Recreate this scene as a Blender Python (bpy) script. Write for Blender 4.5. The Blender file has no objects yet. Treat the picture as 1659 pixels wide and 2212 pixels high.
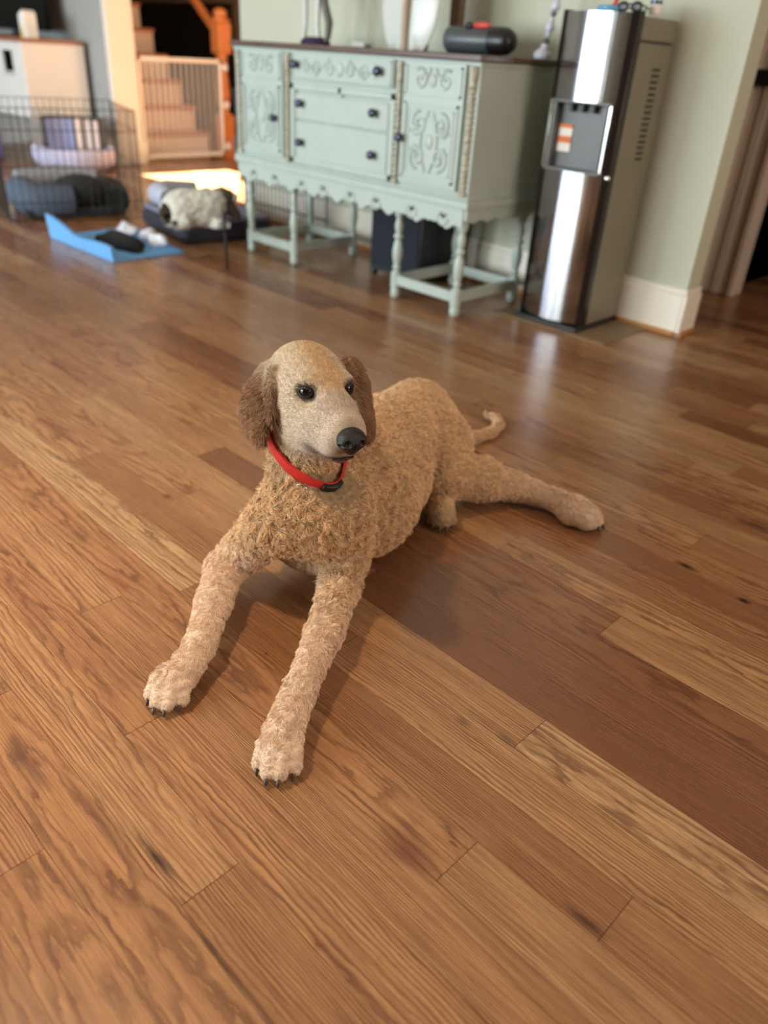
import bpy, bmesh, math, random
import numpy as np
from mathutils import Vector, Matrix
random.seed(7)
C = bpy.context.scene.collection
R = math.radians

# ------------------------------------------------------------------ camera
CAMH = 0.88
PITCH, ROLL, YAW, FPX = R(30.79), R(3.738), R(-43.23), 1661.0
cx, cy = 829.5, 1106.0
fw = np.array([math.sin(YAW)*math.cos(PITCH), math.cos(YAW)*math.cos(PITCH), -math.sin(PITCH)])
_r = np.array([math.cos(YAW), -math.sin(YAW), 0.0]); _u = np.cross(_r, fw)
RX = math.cos(ROLL)*_r + math.sin(ROLL)*_u
UP = -math.sin(ROLL)*_r + math.cos(ROLL)*_u
cam_data = bpy.data.cameras.new('camera'); cam = bpy.data.objects.new('camera', cam_data); C.objects.link(cam)
cam.matrix_world = Matrix(((RX[0], UP[0], -fw[0], 0), (RX[1], UP[1], -fw[1], 0), (RX[2], UP[2], -fw[2], CAMH), (0, 0, 0, 1)))
cam_data.sensor_fit = 'VERTICAL'; cam_data.sensor_height = 24.0; cam_data.sensor_width = 18.0
cam_data.lens = 24.0*FPX/2212.0
cam_data.clip_start = 0.05; cam_data.clip_end = 60
cam_data.dof.use_dof = True; cam_data.dof.focus_distance = 1.17
cam_data.dof.aperture_fstop = (cam_data.lens/1000.0)/0.0112
bpy.context.scene.camera = cam

# ------------------------------------------------------------------ light
sc = bpy.context.scene
sc.view_settings.view_transform = 'Standard'; sc.view_settings.look = 'None'
sc.view_settings.gamma = 1.0; sc.view_settings.use_curve_mapping = False
sc.view_settings.exposure = 0.22
world = bpy.data.worlds.new('world'); sc.world = world; world.use_nodes = True
bg = world.node_tree.nodes['Background']; bg.inputs[0].default_value = (.75, .85, 1.0, 1); bg.inputs[1].default_value = .6
sc.cycles.max_bounces = 8; sc.cycles.diffuse_bounces = 4; sc.cycles.glossy_bounces = 4
sc.cycles.caustics_reflective = False; sc.cycles.caustics_refractive = False
sc.cycles.sample_clamp_indirect = 6.0

def area(name, loc, target, sx, sy, power, col, spread=180):
    l = bpy.data.lights.new(name, 'AREA'); l.shape = 'RECTANGLE'; l.size = sx; l.size_y = sy
    l.energy = power; l.color = col; l.spread = R(spread)
    o = bpy.data.objects.new(name, l); C.objects.link(o); o.location = loc
    d = Vector(target) - Vector(loc); o.rotation_euler = d.to_track_quat('-Z', 'Y').to_euler()
    return o
# daylight through the three glazed doors and windows behind the photographer
area('window_daylight', (-6.4, -4.22, 1.2), (-6.4, 0, 1.2), 1.7, 2.1, 215, (.68, .81, 1.0))
area('window_daylight', (-4.4, -4.22, 1.2), (-4.4, 0, 1.2), 1.7, 2.1, 205, (.88, .98, .96))
area('window_daylight', (-2.4, -4.22, 1.2), (-2.4, 0, 1.2), 1.7, 2.1, 165, (.90, 1.0, .97))
area('window_daylight', (3.14, 1.75, 1.45), (0, 1.75, 1.3), 1.5, 1.3, 78, (1.0, .82, .68))  # added unseen window on the right, brightens the sideboard's side
# daylight of the entrance hall (glazed front door) and its sun
area('hall_daylight', (-2.87, 4.1, 1.25), (-6.2, 3.6, .6), 1.0, 1.9, 50, (1.0, .72, .46))
sun = bpy.data.lights.new('sun', 'SUN'); sun.energy = 150; sun.angle = R(.5); sun.color = (1, .93, .82)
so = bpy.data.objects.new('sun', sun); C.objects.link(so); so.location = (-4.8, 9, 3.5)
so.rotation_euler = Vector((-.03, -1, -.6)).to_track_quat('-Z', 'Y').to_euler()
# warm recessed ceiling lamp over the right of the room
def ceiling_lamp_light(loc, power, spread=140):
    l = bpy.data.lights.new('lamp_light', 'AREA'); l.shape = 'DISK'; l.size = .16; l.energy = power; l.color = (1.0, .74, .48); l.spread = R(spread)
    o = bpy.data.objects.new('lamp_light', l); C.objects.link(o); o.location = loc
ceiling_lamp_light((-1.45, -.10, 2.66), 10, 74)

# ------------------------------------------------------------------ helpers
def ray(x, y): return (x-cx)/FPX*RX - (y-cy)/FPX*UP + fw
def P(x, y, z=0.0):
    d = ray(x, y); return np.array([0, 0, CAMH]) + d*((z-CAMH)/d[2])
def D(x, y, d): return np.array([0, 0, CAMH]) + ray(x, y)*d
def PY(x, y, Y):
    d = ray(x, y); return np.array([0, 0, CAMH]) + d*(Y/d[1])

def lin(c): return tuple((v/12.92 if v <= .04045 else ((v+.055)/1.055)**2.4) for v in [x/255 for x in c]) + (1.0,)

def mat(name, rgb, rough=.5, metal=0.0, var=.08, scale=18.0, bump=0.0, bscale=120.0, coat=0.0, spec=.5, stretch=None, aniso=0.0, sheen=0.0):
    """procedural material: base colour broken up by noise, optional bump"""
    m = bpy.data.materials.new(name); m.use_nodes = True
    nt = m.node_tree; b = nt.nodes['Principled BSDF']
    tc = nt.nodes.new('ShaderNodeTexCoord'); mp = nt.nodes.new('ShaderNodeMapping')
    if stretch: mp.inputs['Scale'].default_value = stretch
    nt.links.new(tc.outputs['Object'], mp.inputs['Vector'])
    n = nt.nodes.new('ShaderNodeTexNoise'); n.inputs['Scale'].default_value = scale; n.inputs['Detail'].default_value = 4
    nt.links.new(mp.outputs[0], n.inputs['Vector'])
    cr = nt.nodes.new('ShaderNodeValToRGB'); c = lin(rgb)
    cr.color_ramp.elements[0].position = .3; cr.color_ramp.elements[1].position = .7
    cr.color_ramp.elements[0].color = tuple(max(0, v*(1-var)) for v in c[:3])+(1,)
    cr.color_ramp.elements[1].color = tuple(min(1, v*(1+var)) for v in c[:3])+(1,)
    nt.links.new(n.outputs['Fac'], cr.inputs[0]); nt.links.new(cr.outputs[0], b.inputs['Base Color'])
    b.inputs['Roughness'].default_value = rough; b.inputs['Metallic'].default_value = metal
    b.inputs['Specular IOR Level'].default_value = spec
    b.inputs['Coat Weight'].default_value = coat; b.inputs['Anisotropic'].default_value = aniso
    b.inputs['Sheen Weight'].default_value = sheen
    if bump:
        n2 = nt.nodes.new('ShaderNodeTexNoise'); n2.inputs['Scale'].default_value = bscale; n2.inputs['Detail'].default_value = 3
        nt.links.new(mp.outputs[0], n2.inputs['Vector'])
        bp = nt.nodes.new('ShaderNodeBump'); bp.inputs['Strength'].default_value = bump; bp.inputs['Distance'].default_value = .004
        nt.links.new(n2.outputs['Fac'], bp.inputs['Height']); nt.links.new(bp.outputs[0], b.inputs['Normal'])
    return m

class MB:
    """collects shapes and links them as one mesh object"""
    def __init__(self): self.v = []; self.f = []
    def add(self, vs, fs):
        n = len(self.v); self.v += [tuple(map(float, p)) for p in vs]; self.f += [tuple(i+n for i in q) for q in fs]; return self
    def box(self, lo, hi, rz=0.0, piv=None):
        (a, b, c), (d, e, f) = lo, hi
        vs = [(x, y, z) for x in (a, d) for y in (b, e) for z in (c, f)]
        if rz:
            px, py = piv if piv else ((a+d)/2, (b+e)/2); s, k = math.sin(rz), math.cos(rz)
            vs = [(px+(x-px)*k-(y-py)*s, py+(x-px)*s+(y-py)*k, z) for x, y, z in vs]
        return self.add(vs, [(0, 1, 3, 2), (4, 6, 7, 5), (0, 4, 5, 1), (2, 3, 7, 6), (0, 2, 6, 4), (1, 5, 7, 3)])
    def tube(self, pts, r, seg=8, closed=False, flat=None):
        pts = [Vector(p) for p in pts]; n = len(pts); rs = r if isinstance(r, (list, tuple)) else [r]*n
        rings = []; prev = None
        for i, p in enumerate(pts):
            t = (pts[(i+1) % n] - pts[i-1]) if closed else (pts[min(i+1, n-1)] - pts[max(i-1, 0)])
            t.normalize()
            if prev is None:
                u = t.orthogonal().normalized()
            else:
                u = (prev - t*prev.dot(t)).normalized()
            prev = u; w = t.cross(u)
            rings.append([p + (u*math.cos(2*math.pi*k/seg) + w*math.sin(2*math.pi*k/seg))*rs[i] for k in range(seg)])
        vs = [q for g in rings for q in g]; fs = []
        for i in range(n if closed else n-1):
            j = (i+1) % n
            for k in range(seg):
                fs.append((i*seg+k, i*seg+(k+1) % seg, j*seg+(k+1) % seg, j*seg+k))
        if not closed:
            fs.append(tuple(range(seg))[::-1]); fs.append(tuple((n-1)*seg+k for k in range(seg)))
        return self.add(vs, fs)
    def lathe(self, prof, at=(0, 0, 0), seg=20, axis='z', sx=1.0, sy=1.0):
        """prof: list of (radius, height)"""
        vs = []; fs = []; n = len(prof)
        for r_, h in prof:
            for k in range(seg):
                a = 2*math.pi*k/seg; x, y = r_*math.cos(a)*sx, r_*math.sin(a)*sy
                q = (x, y, h) if axis == 'z' else ((h, x, y) if axis == 'x' else (x, h, y))
                vs.append((q[0]+at[0], q[1]+at[1], q[2]+at[2]))
        for i in range(n-1):
            for k in range(seg):
                q = (i*seg+k, i*seg+(k+1) % seg, (i+1)*seg+(k+1) % seg, (i+1)*seg+k)
                fs.append(q if axis != 'y' else q[::-1])
        a = tuple(range(seg)); b = tuple((n-1)*seg+k for k in range(seg))
        fs.append(a[::-1] if axis != 'y' else a); fs.append(b if axis != 'y' else b[::-1])
        return self.add(vs, fs)
    def prism(self, poly, lo, hi, axis='z'):
        """extrude a 2D polygon along an axis (poly in the two other axes, cyclic order)"""
        n = len(poly)
        def q(p, t): return (p[0], p[1], t) if axis == 'z' else ((t, p[0], p[1]) if axis == 'x' else (p[0], t, p[1]))
        vs = [q(p, lo) for p in poly] + [q(p, hi) for p in poly]
        fs = [tuple(range(n))[::-1], tuple(range(n, 2*n))] + [(i, (i+1) % n, n+(i+1) % n, n+i) for i in range(n)]
        return self.add(vs, fs)
    def ball(self, c, r, seg=14, rings=9):
        rr = r if isinstance(r, (list, tuple)) else (r, r, r)
        prof = [(math.sin(math.pi*i/rings), -math.cos(math.pi*i/rings)) for i in range(rings+1)]
        prof[0] = (.02, prof[0][1]); prof[-1] = (.02, prof[-1][1])
        n = len(self.v); self.lathe(prof, (0, 0, 0), seg)
        for i in range(n, len(self.v)):
            x, y, z = self.v[i]; self.v[i] = (c[0]+x*rr[0], c[1]+y*rr[1], c[2]+z*rr[2])
        return self
    def build(self, name, m, parent=None, bevel=0.0, smooth=None, sub=0):
        me = bpy.data.meshes.new(name); me.from_pydata(self.v, [], self.f); me.update()
        bm = bmesh.new(); bm.from_mesh(me); bmesh.ops.recalc_face_normals(bm, faces=bm.faces); bm.to_mesh(me); bm.free()
        if m: me.materials.append(m)
        o = bpy.data.objects.new(name, me); C.objects.link(o)
        if bevel:
            b = o.modifiers.new('bevel', 'BEVEL'); b.width = bevel; b.segments = 2; b.limit_method = 'ANGLE'
        if sub:
            s = o.modifiers.new('sub', 'SUBSURF'); s.levels = sub; s.render_levels = sub
        if smooth is not None: shade(me, smooth)
        elif bevel: shade(me, 35)
        if parent: hang(o, parent)
        return o
def shade(me, ang=40):
    me.polygons.foreach_set('use_smooth', [True]*len(me.polygons))
    try: me.set_sharp_from_angle(angle=R(ang))
    except Exception: pass
def hang(o, parent):
    """parent without moving: parents carry only a translation"""
    o.parent = parent
    o.matrix_parent_inverse = Matrix.Translation(-Vector(parent.location))
def tag(o, label=None, cat=None, group=None, kind=None):
    if label: o['label'] = label
    if cat: o['category'] = cat
    if group: o['group'] = group
    if kind: o['kind'] = kind
    return o
def thing(name, label, cat, loc, group=None):
    o = bpy.data.objects.new(name, None); C.objects.link(o); o.location = loc; o.empty_display_size = .05
    return tag(o, label, cat, group)
def struct(o, label=None, cat=None): return tag(o, label, cat, None, 'structure')

def plate2d(outer, holes, y0, y1):
    """flat plate in the xz plane with real holes, thickness y0..y1 -> MB"""
    cu = bpy.data.curves.new('plate', 'CURVE'); cu.dimensions = '2D'; cu.fill_mode = 'BOTH'; cu.extrude = (y1-y0)/2
    for loop in [outer]+holes:
        s = cu.splines.new('POLY'); s.points.add(len(loop)-1); s.use_cyclic_u = True
        for p, q in zip(s.points, loop): p.co = (q[0], q[1], 0, 1)
    o = bpy.data.objects.new('plate', cu); C.objects.link(o)
    dg = bpy.context.evaluated_depsgraph_get(); me = o.evaluated_get(dg).to_mesh()
    mb = MB(); ym = (y0+y1)/2
    mb.add([(v.co.x, ym - v.co.z, v.co.y) for v in me.vertices], [tuple(p.vertices) for p in me.polygons])
    o.evaluated_get(dg).to_mesh_clear(); bpy.data.objects.remove(o); bpy.data.curves.remove(cu)
    return mb
# ------------------------------------------------------------------ floor
def floor_material():
    m = bpy.data.materials.new('oak_floor'); m.use_nodes = True; nt = m.node_tree; N = nt.nodes; L = nt.links
    b = N['Principled BSDF']
    def math_(op, a, c=None, d=None):
        n = N.new('ShaderNodeMath'); n.operation = op
        for i, v in enumerate((a, c, d)):
            if v is None: continue
            if isinstance(v, (int, float)): n.inputs[i].default_value = v
            else: L.new(v, n.inputs[i])
        return n.outputs[0]
    def comb(x, y, z):
        n = N.new('ShaderNodeCombineXYZ')
        for i, v in enumerate((x, y, z)):
            if isinstance(v, (int, float)): n.inputs[i].default_value = v
            else: L.new(v, n.inputs[i])
        return n.outputs[0]
    def noise(vec, scale, detail=3, rough=.5):
        n = N.new('ShaderNodeTexNoise'); n.inputs['Scale'].default_value = scale; n.inputs['Detail'].default_value = detail
        n.inputs['Roughness'].default_value = rough; L.new(vec, n.inputs['Vector']); return n.outputs['Fac']
    def ramp(f, stops):
        n = N.new('ShaderNodeValToRGB'); e = n.color_ramp.elements
        while len(e) < len(stops): e.new(.5)
        for k, (p, c) in zip(e, stops): k.position = p; k.color = c
        L.new(f, n.inputs[0]); return n.outputs[0]
    def mixc(f, a, c, mode='MIX'):
        n = N.new('ShaderNodeMix'); n.data_type = 'RGBA'; n.blend_type = mode
        if isinstance(f, (int, float)): n.inputs[0].default_value = f
        else: L.new(f, n.inputs[0])
        for i, v in ((6, a), (7, c)):
            if isinstance(v, tuple): n.inputs[i].default_value = v
            else: L.new(v, n.inputs[i])
        return n.outputs[2]
    at = N.new('ShaderNodeAttribute'); at.attribute_name = 'plank'          # tone, ring centre, ring slope
    sp = N.new('ShaderNodeSeparateColor'); L.new(at.outputs['Color'], sp.inputs[0])
    tone, cen, slope = sp.outputs
    uv = N.new('ShaderNodeUVMap'); uv.uv_map = 'plank_uv'
    su = N.new('ShaderNodeSeparateXYZ'); L.new(uv.outputs[0], su.inputs[0]); u, v = su.outputs[0], su.outputs[1]
    seed = math_('MULTIPLY', at.outputs['Alpha'], 50.0)
    # growth rings cut lengthwise: parabolas when the saw passes near the heart, straight lines elsewhere
    vec1 = comb(math_('MULTIPLY', u, 2.6), math_('MULTIPLY', v, 1.1), seed)
    w1 = math_('SUBTRACT', noise(vec1, 1.6, 4, .55), .5)
    vec1b = comb(math_('MULTIPLY', u, 14.0), math_('MULTIPLY', v, 2.5), seed)
    w2 = math_('SUBTRACT', noise(vec1b, 1.5, 3, .6), .5)
    dv = math_('SUBTRACT', v, math_('MULTIPLY', math_('SUBTRACT', cen, .5), 4.0))
    g = math_('MULTIPLY', math_('MULTIPLY', dv, dv), 6.5)
    g = math_('ADD', g, math_('MULTIPLY', u, math_('MULTIPLY', math_('SUBTRACT', slope, .5), 12.0)))
    g = math_('ADD', g, math_('MULTIPLY', w1, 4.2)); g = math_('ADD', g, math_('MULTIPLY', w2, .8))
    fr = math_('FRACT', g)
    line = ramp(fr, [(0, (1, 1, 1, 1)), (.12, (.85, .85, .85, 1)), (.42, (.12, .12, .12, 1)), (.8, (0, 0, 0, 1)), (.97, (.5, .5, .5, 1)), (1, (1, 1, 1, 1))])
    amp = ramp(noise(vec1, 2.2, 3), [(.25, (.35, .35, .35, 1)), (.68, (1, 1, 1, 1))])
    # pores and long streaks
    fib = noise(comb(math_('MULTIPLY', u, 9.0), math_('MULTIPLY', v, 38.0), seed), 1.0, 4, .65)
    fib2 = noise(comb(math_('MULTIPLY', u, 40.0), math_('MULTIPLY', v, 90.0), seed), 1.0, 2, .6)
    streak = noise(comb(math_('MULTIPLY', u, 1.3), math_('MULTIPLY', v, 3.2), seed), 1.7, 3, .6)
    base = ramp(tone, [(0.0, lin((118, 78, 54))), (.2, lin((150, 104, 70))), (.45, lin((180, 132, 90))), (.7, lin((194, 150, 106))), (1.0, lin((204, 166, 122)))])
    darkc = mixc(.86, base, lin((78, 44, 28)))
    fac = math_('MULTIPLY', math_('MULTIPLY', line, amp), .95)
    col = mixc(fac, base, darkc)
    col = mixc(ramp(fib, [(.40, (.95, .95, .95, 1)), (.56, (0, 0, 0, 1))]), col, mixc(.5, col, lin((92, 52, 32))))
    col = mixc(ramp(fib2, [(.30, (.55, .55, .55, 1)), (.45, (0, 0, 0, 1))]), col, mixc(.6, col, lin((80, 46, 30))))
    col = mixc(ramp(streak, [(.42, (0, 0, 0, 1)), (.75, (.7, .7, .7, 1))]), col, mixc(.58, col, lin((112, 62, 44))))
    # a few knots / mineral stains with a shape of their own
    tcn = N.new('ShaderNodeTexCoord')
    mpk = N.new('ShaderNodeMapping'); mpk.inputs['Scale'].default_value = (2.2, 7.5, 1); L.new(tcn.outputs['Object'], mpk.inputs[0])
    kn = noise(mpk.outputs[0], 1.15, 2, .5)
    col = mixc(ramp(kn, [(.73, (0, 0, 0, 1)), (.80, (.7, .7, .7, 1))]), col, lin((66, 40, 28)))
    geo = N.new('ShaderNodeNewGeometry'); sg = N.new('ShaderNodeSeparateXYZ'); L.new(geo.outputs['Position'], sg.inputs[0])
    ns = math_('SUBTRACT', noise(comb(math_('MULTIPLY', sg.outputs[0], 14.0), math_('MULTIPLY', sg.outputs[1], 60.0), 0.0), 1.0, 4, .6), .5)
    for (x, y), lx, ly, c_, st in STAINS:
        dx = math_('MULTIPLY', math_('SUBTRACT', sg.outputs[0], x), 1/lx); dy = math_('MULTIPLY', math_('SUBTRACT', sg.outputs[1], y), 1/ly)
        dd = math_('ADD', math_('SQRT', math_('ADD', math_('MULTIPLY', dx, dx), math_('MULTIPLY', dy, dy))), math_('MULTIPLY', ns, 1.5))
        col = mixc(ramp(dd, [(.15, (st, st, st, 1)), (1.0, (0, 0, 0, 1))]), col, lin(c_))
    L.new(col, b.inputs['Base Color'])
    rr = ramp(fib, [(.3, (.34, .34, .34, 1)), (.6, (.22, .22, .22, 1))])
    L.new(rr, b.inputs['Roughness'])
    b.inputs['Specular IOR Level'].default_value = .5
    bp = N.new('ShaderNodeBump'); bp.inputs['Strength'].default_value = .10; bp.inputs['Distance'].default_value = .002
    wav = noise(mpk.outputs[0], 2.0, 1); hsum = math_('ADD', math_('MULTIPLY', fib, .10), math_('MULTIPLY', wav, 1.2))
    L.new(hsum, bp.inputs['Height']); L.new(bp.outputs[0], b.inputs['Normal'])
    return m
PW = .0824
# knots and mineral stains of the boards: centre (x, y), half length, half width, colour, strength
STAINS = [(tuple(P(x, y)[:2]), a, c, k, s) for x, y, a, c, k, s in (
    (338, 1852, .060, .010, (44, 30, 20), .9), (470, 2070, .13, .006, (60, 36, 20), .85), (1480, 1222, .035, .010, (44, 24, 22), .9), (1608, 1298, .016, .009, (38, 24, 26), .9),
    (1632, 1136, .050, .022, (80, 48, 44), .75), (120, 925, .17, .030, (122, 68, 50), .7), (362, 1072, .018, .012, (70, 46, 32), .8), (880, 1838, .060, .028, (104, 56, 40), .75),
    (1268, 1992, .040, .010, (60, 36, 26), .8), (455, 690, .14, .030, (134, 84, 62), .6), (60, 1650, .07, .016, (92, 58, 48), .7), (215, 1770, .12, .012, (96, 60, 46), .65),
    (255, 1255, .06, .024, (140, 82, 58), .5), (1000, 1560, .02, .012, (70, 48, 34), .5), (1095, 1598, .03, .010, (74, 52, 38), .55), (1035, 1800, .05, .030, (150, 112, 78), .5),
    (575, 1412, .006, .005, (70, 44, 30), .8), (1300, 1375, .03, .010, (110, 66, 44), .6), (700, 830, .1, .02, (146, 92, 66), .5))]
def build_floor():
    rnd = random.Random(11)
    x0, x1, y0, y1 = -10.5, 3.2, -4.35, 7.0
    # joints read off the floor: row -> x of the board ends; (row, side) -> tone, ring centre, ring slope
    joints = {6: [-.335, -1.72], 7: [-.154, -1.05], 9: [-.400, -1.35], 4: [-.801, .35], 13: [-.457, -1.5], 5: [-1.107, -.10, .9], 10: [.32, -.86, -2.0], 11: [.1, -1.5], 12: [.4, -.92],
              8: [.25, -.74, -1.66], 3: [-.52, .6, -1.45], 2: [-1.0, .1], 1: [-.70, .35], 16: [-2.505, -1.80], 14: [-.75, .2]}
    force = {(6, -1): (.44, .50, .85), (6, 0): (.60, .02, .55), (7, -1): (.30, .15, .6), (7, 0): (.40, .0, .5), (9, 0): (.82, .46, .30), (9, -1): (.55, .12, .55),  # near boards on the right toned darker, standing in for shade there
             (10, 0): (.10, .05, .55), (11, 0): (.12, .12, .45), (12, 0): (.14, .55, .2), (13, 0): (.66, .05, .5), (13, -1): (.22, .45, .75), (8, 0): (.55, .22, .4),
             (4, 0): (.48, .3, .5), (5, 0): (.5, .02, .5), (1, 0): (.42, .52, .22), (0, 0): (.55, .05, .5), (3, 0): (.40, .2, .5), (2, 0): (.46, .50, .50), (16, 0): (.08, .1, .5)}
    vs, fs, cols, uvs = [], [], [], []
    row = int(math.floor(y0/PW))
    while row*PW < y1:
        ya, yb = row*PW, (row+1)*PW
        js = sorted(joints.get(row, []))
        xs = [x0]
        if js:
            x = js[0] - rnd.uniform(.5, 1.0); left = []
            while x > x0: left.append(x); x -= rnd.uniform(.45, 1.3)
            xs += left[::-1] + js; x = js[-1] + rnd.uniform(.6, 1.1)
        else: x = x0 + rnd.uniform(.2, 1.2)
        while x < x1: xs.append(x); x += rnd.uniform(.42, 1.35)
        xs.append(x1)
        for a, c in zip(xs, xs[1:]):
            tone = min(1, max(0, rnd.gauss(.46, .2))); cen = rnd.random(); slope = rnd.random(); al = rnd.random()
            if rnd.random() < .55: cen = .5 + (cen-.5)*.5
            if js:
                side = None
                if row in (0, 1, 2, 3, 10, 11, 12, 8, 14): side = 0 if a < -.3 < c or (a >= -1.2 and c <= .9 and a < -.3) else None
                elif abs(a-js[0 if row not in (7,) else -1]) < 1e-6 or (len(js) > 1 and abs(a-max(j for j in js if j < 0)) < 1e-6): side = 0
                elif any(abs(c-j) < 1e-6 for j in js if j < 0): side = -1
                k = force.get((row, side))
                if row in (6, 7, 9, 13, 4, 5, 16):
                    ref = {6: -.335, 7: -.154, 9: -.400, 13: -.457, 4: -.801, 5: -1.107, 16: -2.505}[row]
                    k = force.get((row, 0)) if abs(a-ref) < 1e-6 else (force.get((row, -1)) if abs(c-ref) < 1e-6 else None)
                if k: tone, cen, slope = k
            e, s = .0004, .00022
            n = len(vs); vs += [(a+e, ya+s, 0), (c-e, ya+s, 0), (c-e, yb-s, 0), (a+e, yb-s, 0)]
            fs.append((n, n+1, n+2, n+3))
            off = al*20; cols += [(tone, cen, slope, al)]*4
            uvs += [(off, -.5), (off+(c-a), -.5), (off+(c-a), .5), (off, .5)]
        row += 1
    n = len(vs); vs += [(x0, y0, -.004), (x1, y0, -.004), (x1, y1, -.004), (x0, y1, -.004)]; fs.append((n, n+1, n+2, n+3))
    cols += [(0, 0, 0, 0)]*4; uvs += [(0, 0)]*4
    n = len(vs); vs += [(x0, y0, -.05), (x1, y0, -.05), (x1, y1, -.05), (x0, y1, -.05)]; fs.append((n+3, n+2, n+1, n))
    cols += [(0, 0, 0, 0)]*4; uvs += [(0, 0)]*4
    me = bpy.data.meshes.new('floor'); me.from_pydata(vs, [], fs); me.update()
    ul = me.uv_layers.new(name='plank_uv'); ul.data.foreach_set('uv', np.array(uvs, np.float32).ravel())
    ca = me.color_attributes.new('plank', 'FLOAT_COLOR', 'CORNER'); ca.data.foreach_set('color', np.array(cols, np.float32).ravel())
    me.materials.append(floor_material()); me.materials.append(mat('floor_gap', (46, 28, 18), .9))
    me.polygons[len(fs)-2].material_index = 1; me.polygons[len(fs)-1].material_index = 1
    o = bpy.data.objects.new('floor', me); C.objects.link(o); struct(o)
build_floor()

# ------------------------------------------------------------------ walls, ceiling, trim
M = {}
M['wall'] = mat('wall_paint', (188, 190, 172), .7, var=.02, scale=3, bump=.05, bscale=300)
M['grey_wall'] = mat('grey_wall_paint', (162, 163, 160), .75, var=.02, scale=3, bump=.05, bscale=300)
M['hall'] = mat('hall_paint', (150, 130, 108), .8, var=.03, scale=3)
M['unlit_dark'] = mat('unlit_room_dark', (16, 11, 10), .8, var=.1, scale=3)  # near-black colour stands in for the darkness of unlit rooms
M['ceiling'] = mat('ceiling_paint', (232, 230, 222), .85, var=.01)
M['trim'] = mat('white_trim_paint', (232, 226, 214), .35, var=.02, scale=5)
M['casing'] = mat('taupe_casing_paint', (196, 180, 164), .5, var=.03, scale=5)
M['shoe'] = mat('oak_shoe', (176, 122, 66), .4, var=.15, stretch=(2, 40, 40))
def wall(name, boxes, m):
    mb = MB()
    for lo, hi in boxes: mb.box(lo, hi)
    return struct(mb.build(name, m))
WY = 2.90
wall('wall_back', [((-4.02, WY, 0), (-1.235, WY+.11, 2.7))], M['wall'])
wall('wall_left', [((-10.4, 3.27, 0), (-6.215, 3.47, 2.7))], M['grey_wall'])
wall('wall_hall', [((-10.4, 5.3, 0), (-5.58, 5.4, 2.7)), ((-4.3, 5.3, 0), (-2.75, 5.4, 2.7)), ((-5.58, 5.3, 0), (-4.3, 5.4, .85)), ((-5.58, 5.3, 1.36), (-4.3, 5.4, 2.7))], M['hall'])
wall('wall_entry', [((-2.85, 3.01, 0), (-2.75, 3.55, 2.7)), ((-2.85, 4.65, 0), (-2.75, 5.3, 2.7)), ((-2.85, 3.55, 2.2), (-2.75, 4.65, 2.7)), ((-2.85, 3.55, 0), (-2.75, 4.65, .25))], M['hall'])
wall('wall_passage', [((-2.75, 3.72, 0), (-1.46, 3.82, 2.7)), ((-1.46, 3.78, 2.1), (-.4, 3.82, 2.7)), ((-.4, 3.72, 0), (3.1, 3.82, 2.7))], M['hall'])
wall('wall_passage_end', [((-2.5, 6.3, 0), (3.1, 6.4, 2.7)), ((-1.50, 3.82, 0), (-1.43, 6.3, 2.7)), ((.6, 3.82, 0), (.7, 6.3, 2.7))], M['unlit_dark'])
wall('wall_right', [((3.0, -4.3, 0), (3.1, 1.0, 2.7)), ((3.0, 2.5, 0), (3.1, 3.72, 2.7)), ((3.0, 1.0, 0), (3.1, 2.5, .8)), ((3.0, 1.0, 2.1), (3.1, 2.5, 2.7))], M['wall'])
mb = MB()
for y in (1.0, 1.73, 2.45): mb.box((3.03, y, .8), (3.07, y+.05, 2.1))
for z in (.8, 1.42, 2.05): mb.box((3.03, 1.0, z), (3.07, 2.5, z+.05))
struct(mb.build('window_4', M['trim']))  # added window frame, unseen, made for the light from the right
wall('wall_far_left', [((-10.5, -4.3, 0), (-10.4, 5.4, 2.7))], M['wall'])
# wall behind the photographer with its three glazed openings
holes = [(-7.25, -5.55, .15, 2.25), (-5.25, -3.55, .15, 2.25), (-3.25, -1.55, .15, 2.25)]
bx = []; xl = -10.4
for a, b_, z0, z1 in holes:
    bx += [((xl, -4.12, 0), (a, -4.0, 2.7)), ((a, -4.12, z1), (b_, -4.0, 2.7)), ((a, -4.12, 0), (b_, -4.0, z0))]; xl = b_
bx.append(((xl, -4.12, 0), (3.0, -4.0, 2.7)))
wall('wall_front', bx, M['wall'])
for i, (a, b_, z0, z1) in enumerate(holes):
    mb = MB()
    for x in (a, b_-.06): mb.box((x, -4.09, z0), (x+.06, -4.03, z1))
    for z in (z0, z1-.06): mb.box((a, -4.09, z), (b_, -4.03, z+.06))
    nx, nz = 4, 5
    for k in range(1, nx): x = a+(b_-a)*k/nx; w = .035 if k == 2 else .012; mb.box((x-w, -4.075, z0), (x+w, -4.045, z1))
    for k in range(1, nz): z = z0+(z1-z0)*k/nz; mb.box((a, -4.075, z-.012), (b_, -4.045, z+.012))
    struct(mb.build('window_%d' % (i+1), M['trim']))
wall('ceiling', [((-10.5, -4.3, 2.7), (3.1, 6.4, 2.8))], M['ceiling'])
# glazed front door of the hall, out of view behind the back wall
mb = MB()
for y in (3.55, 4.08, 4.60): mb.box((-2.84, y, .25), (-2.79, y+.05, 2.2))
for z in (.25, 1.2, 2.15): mb.box((-2.84, 3.55, z), (-2.79, 4.65, z+.05))
struct(mb.build('door_1', M['trim']))
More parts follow.
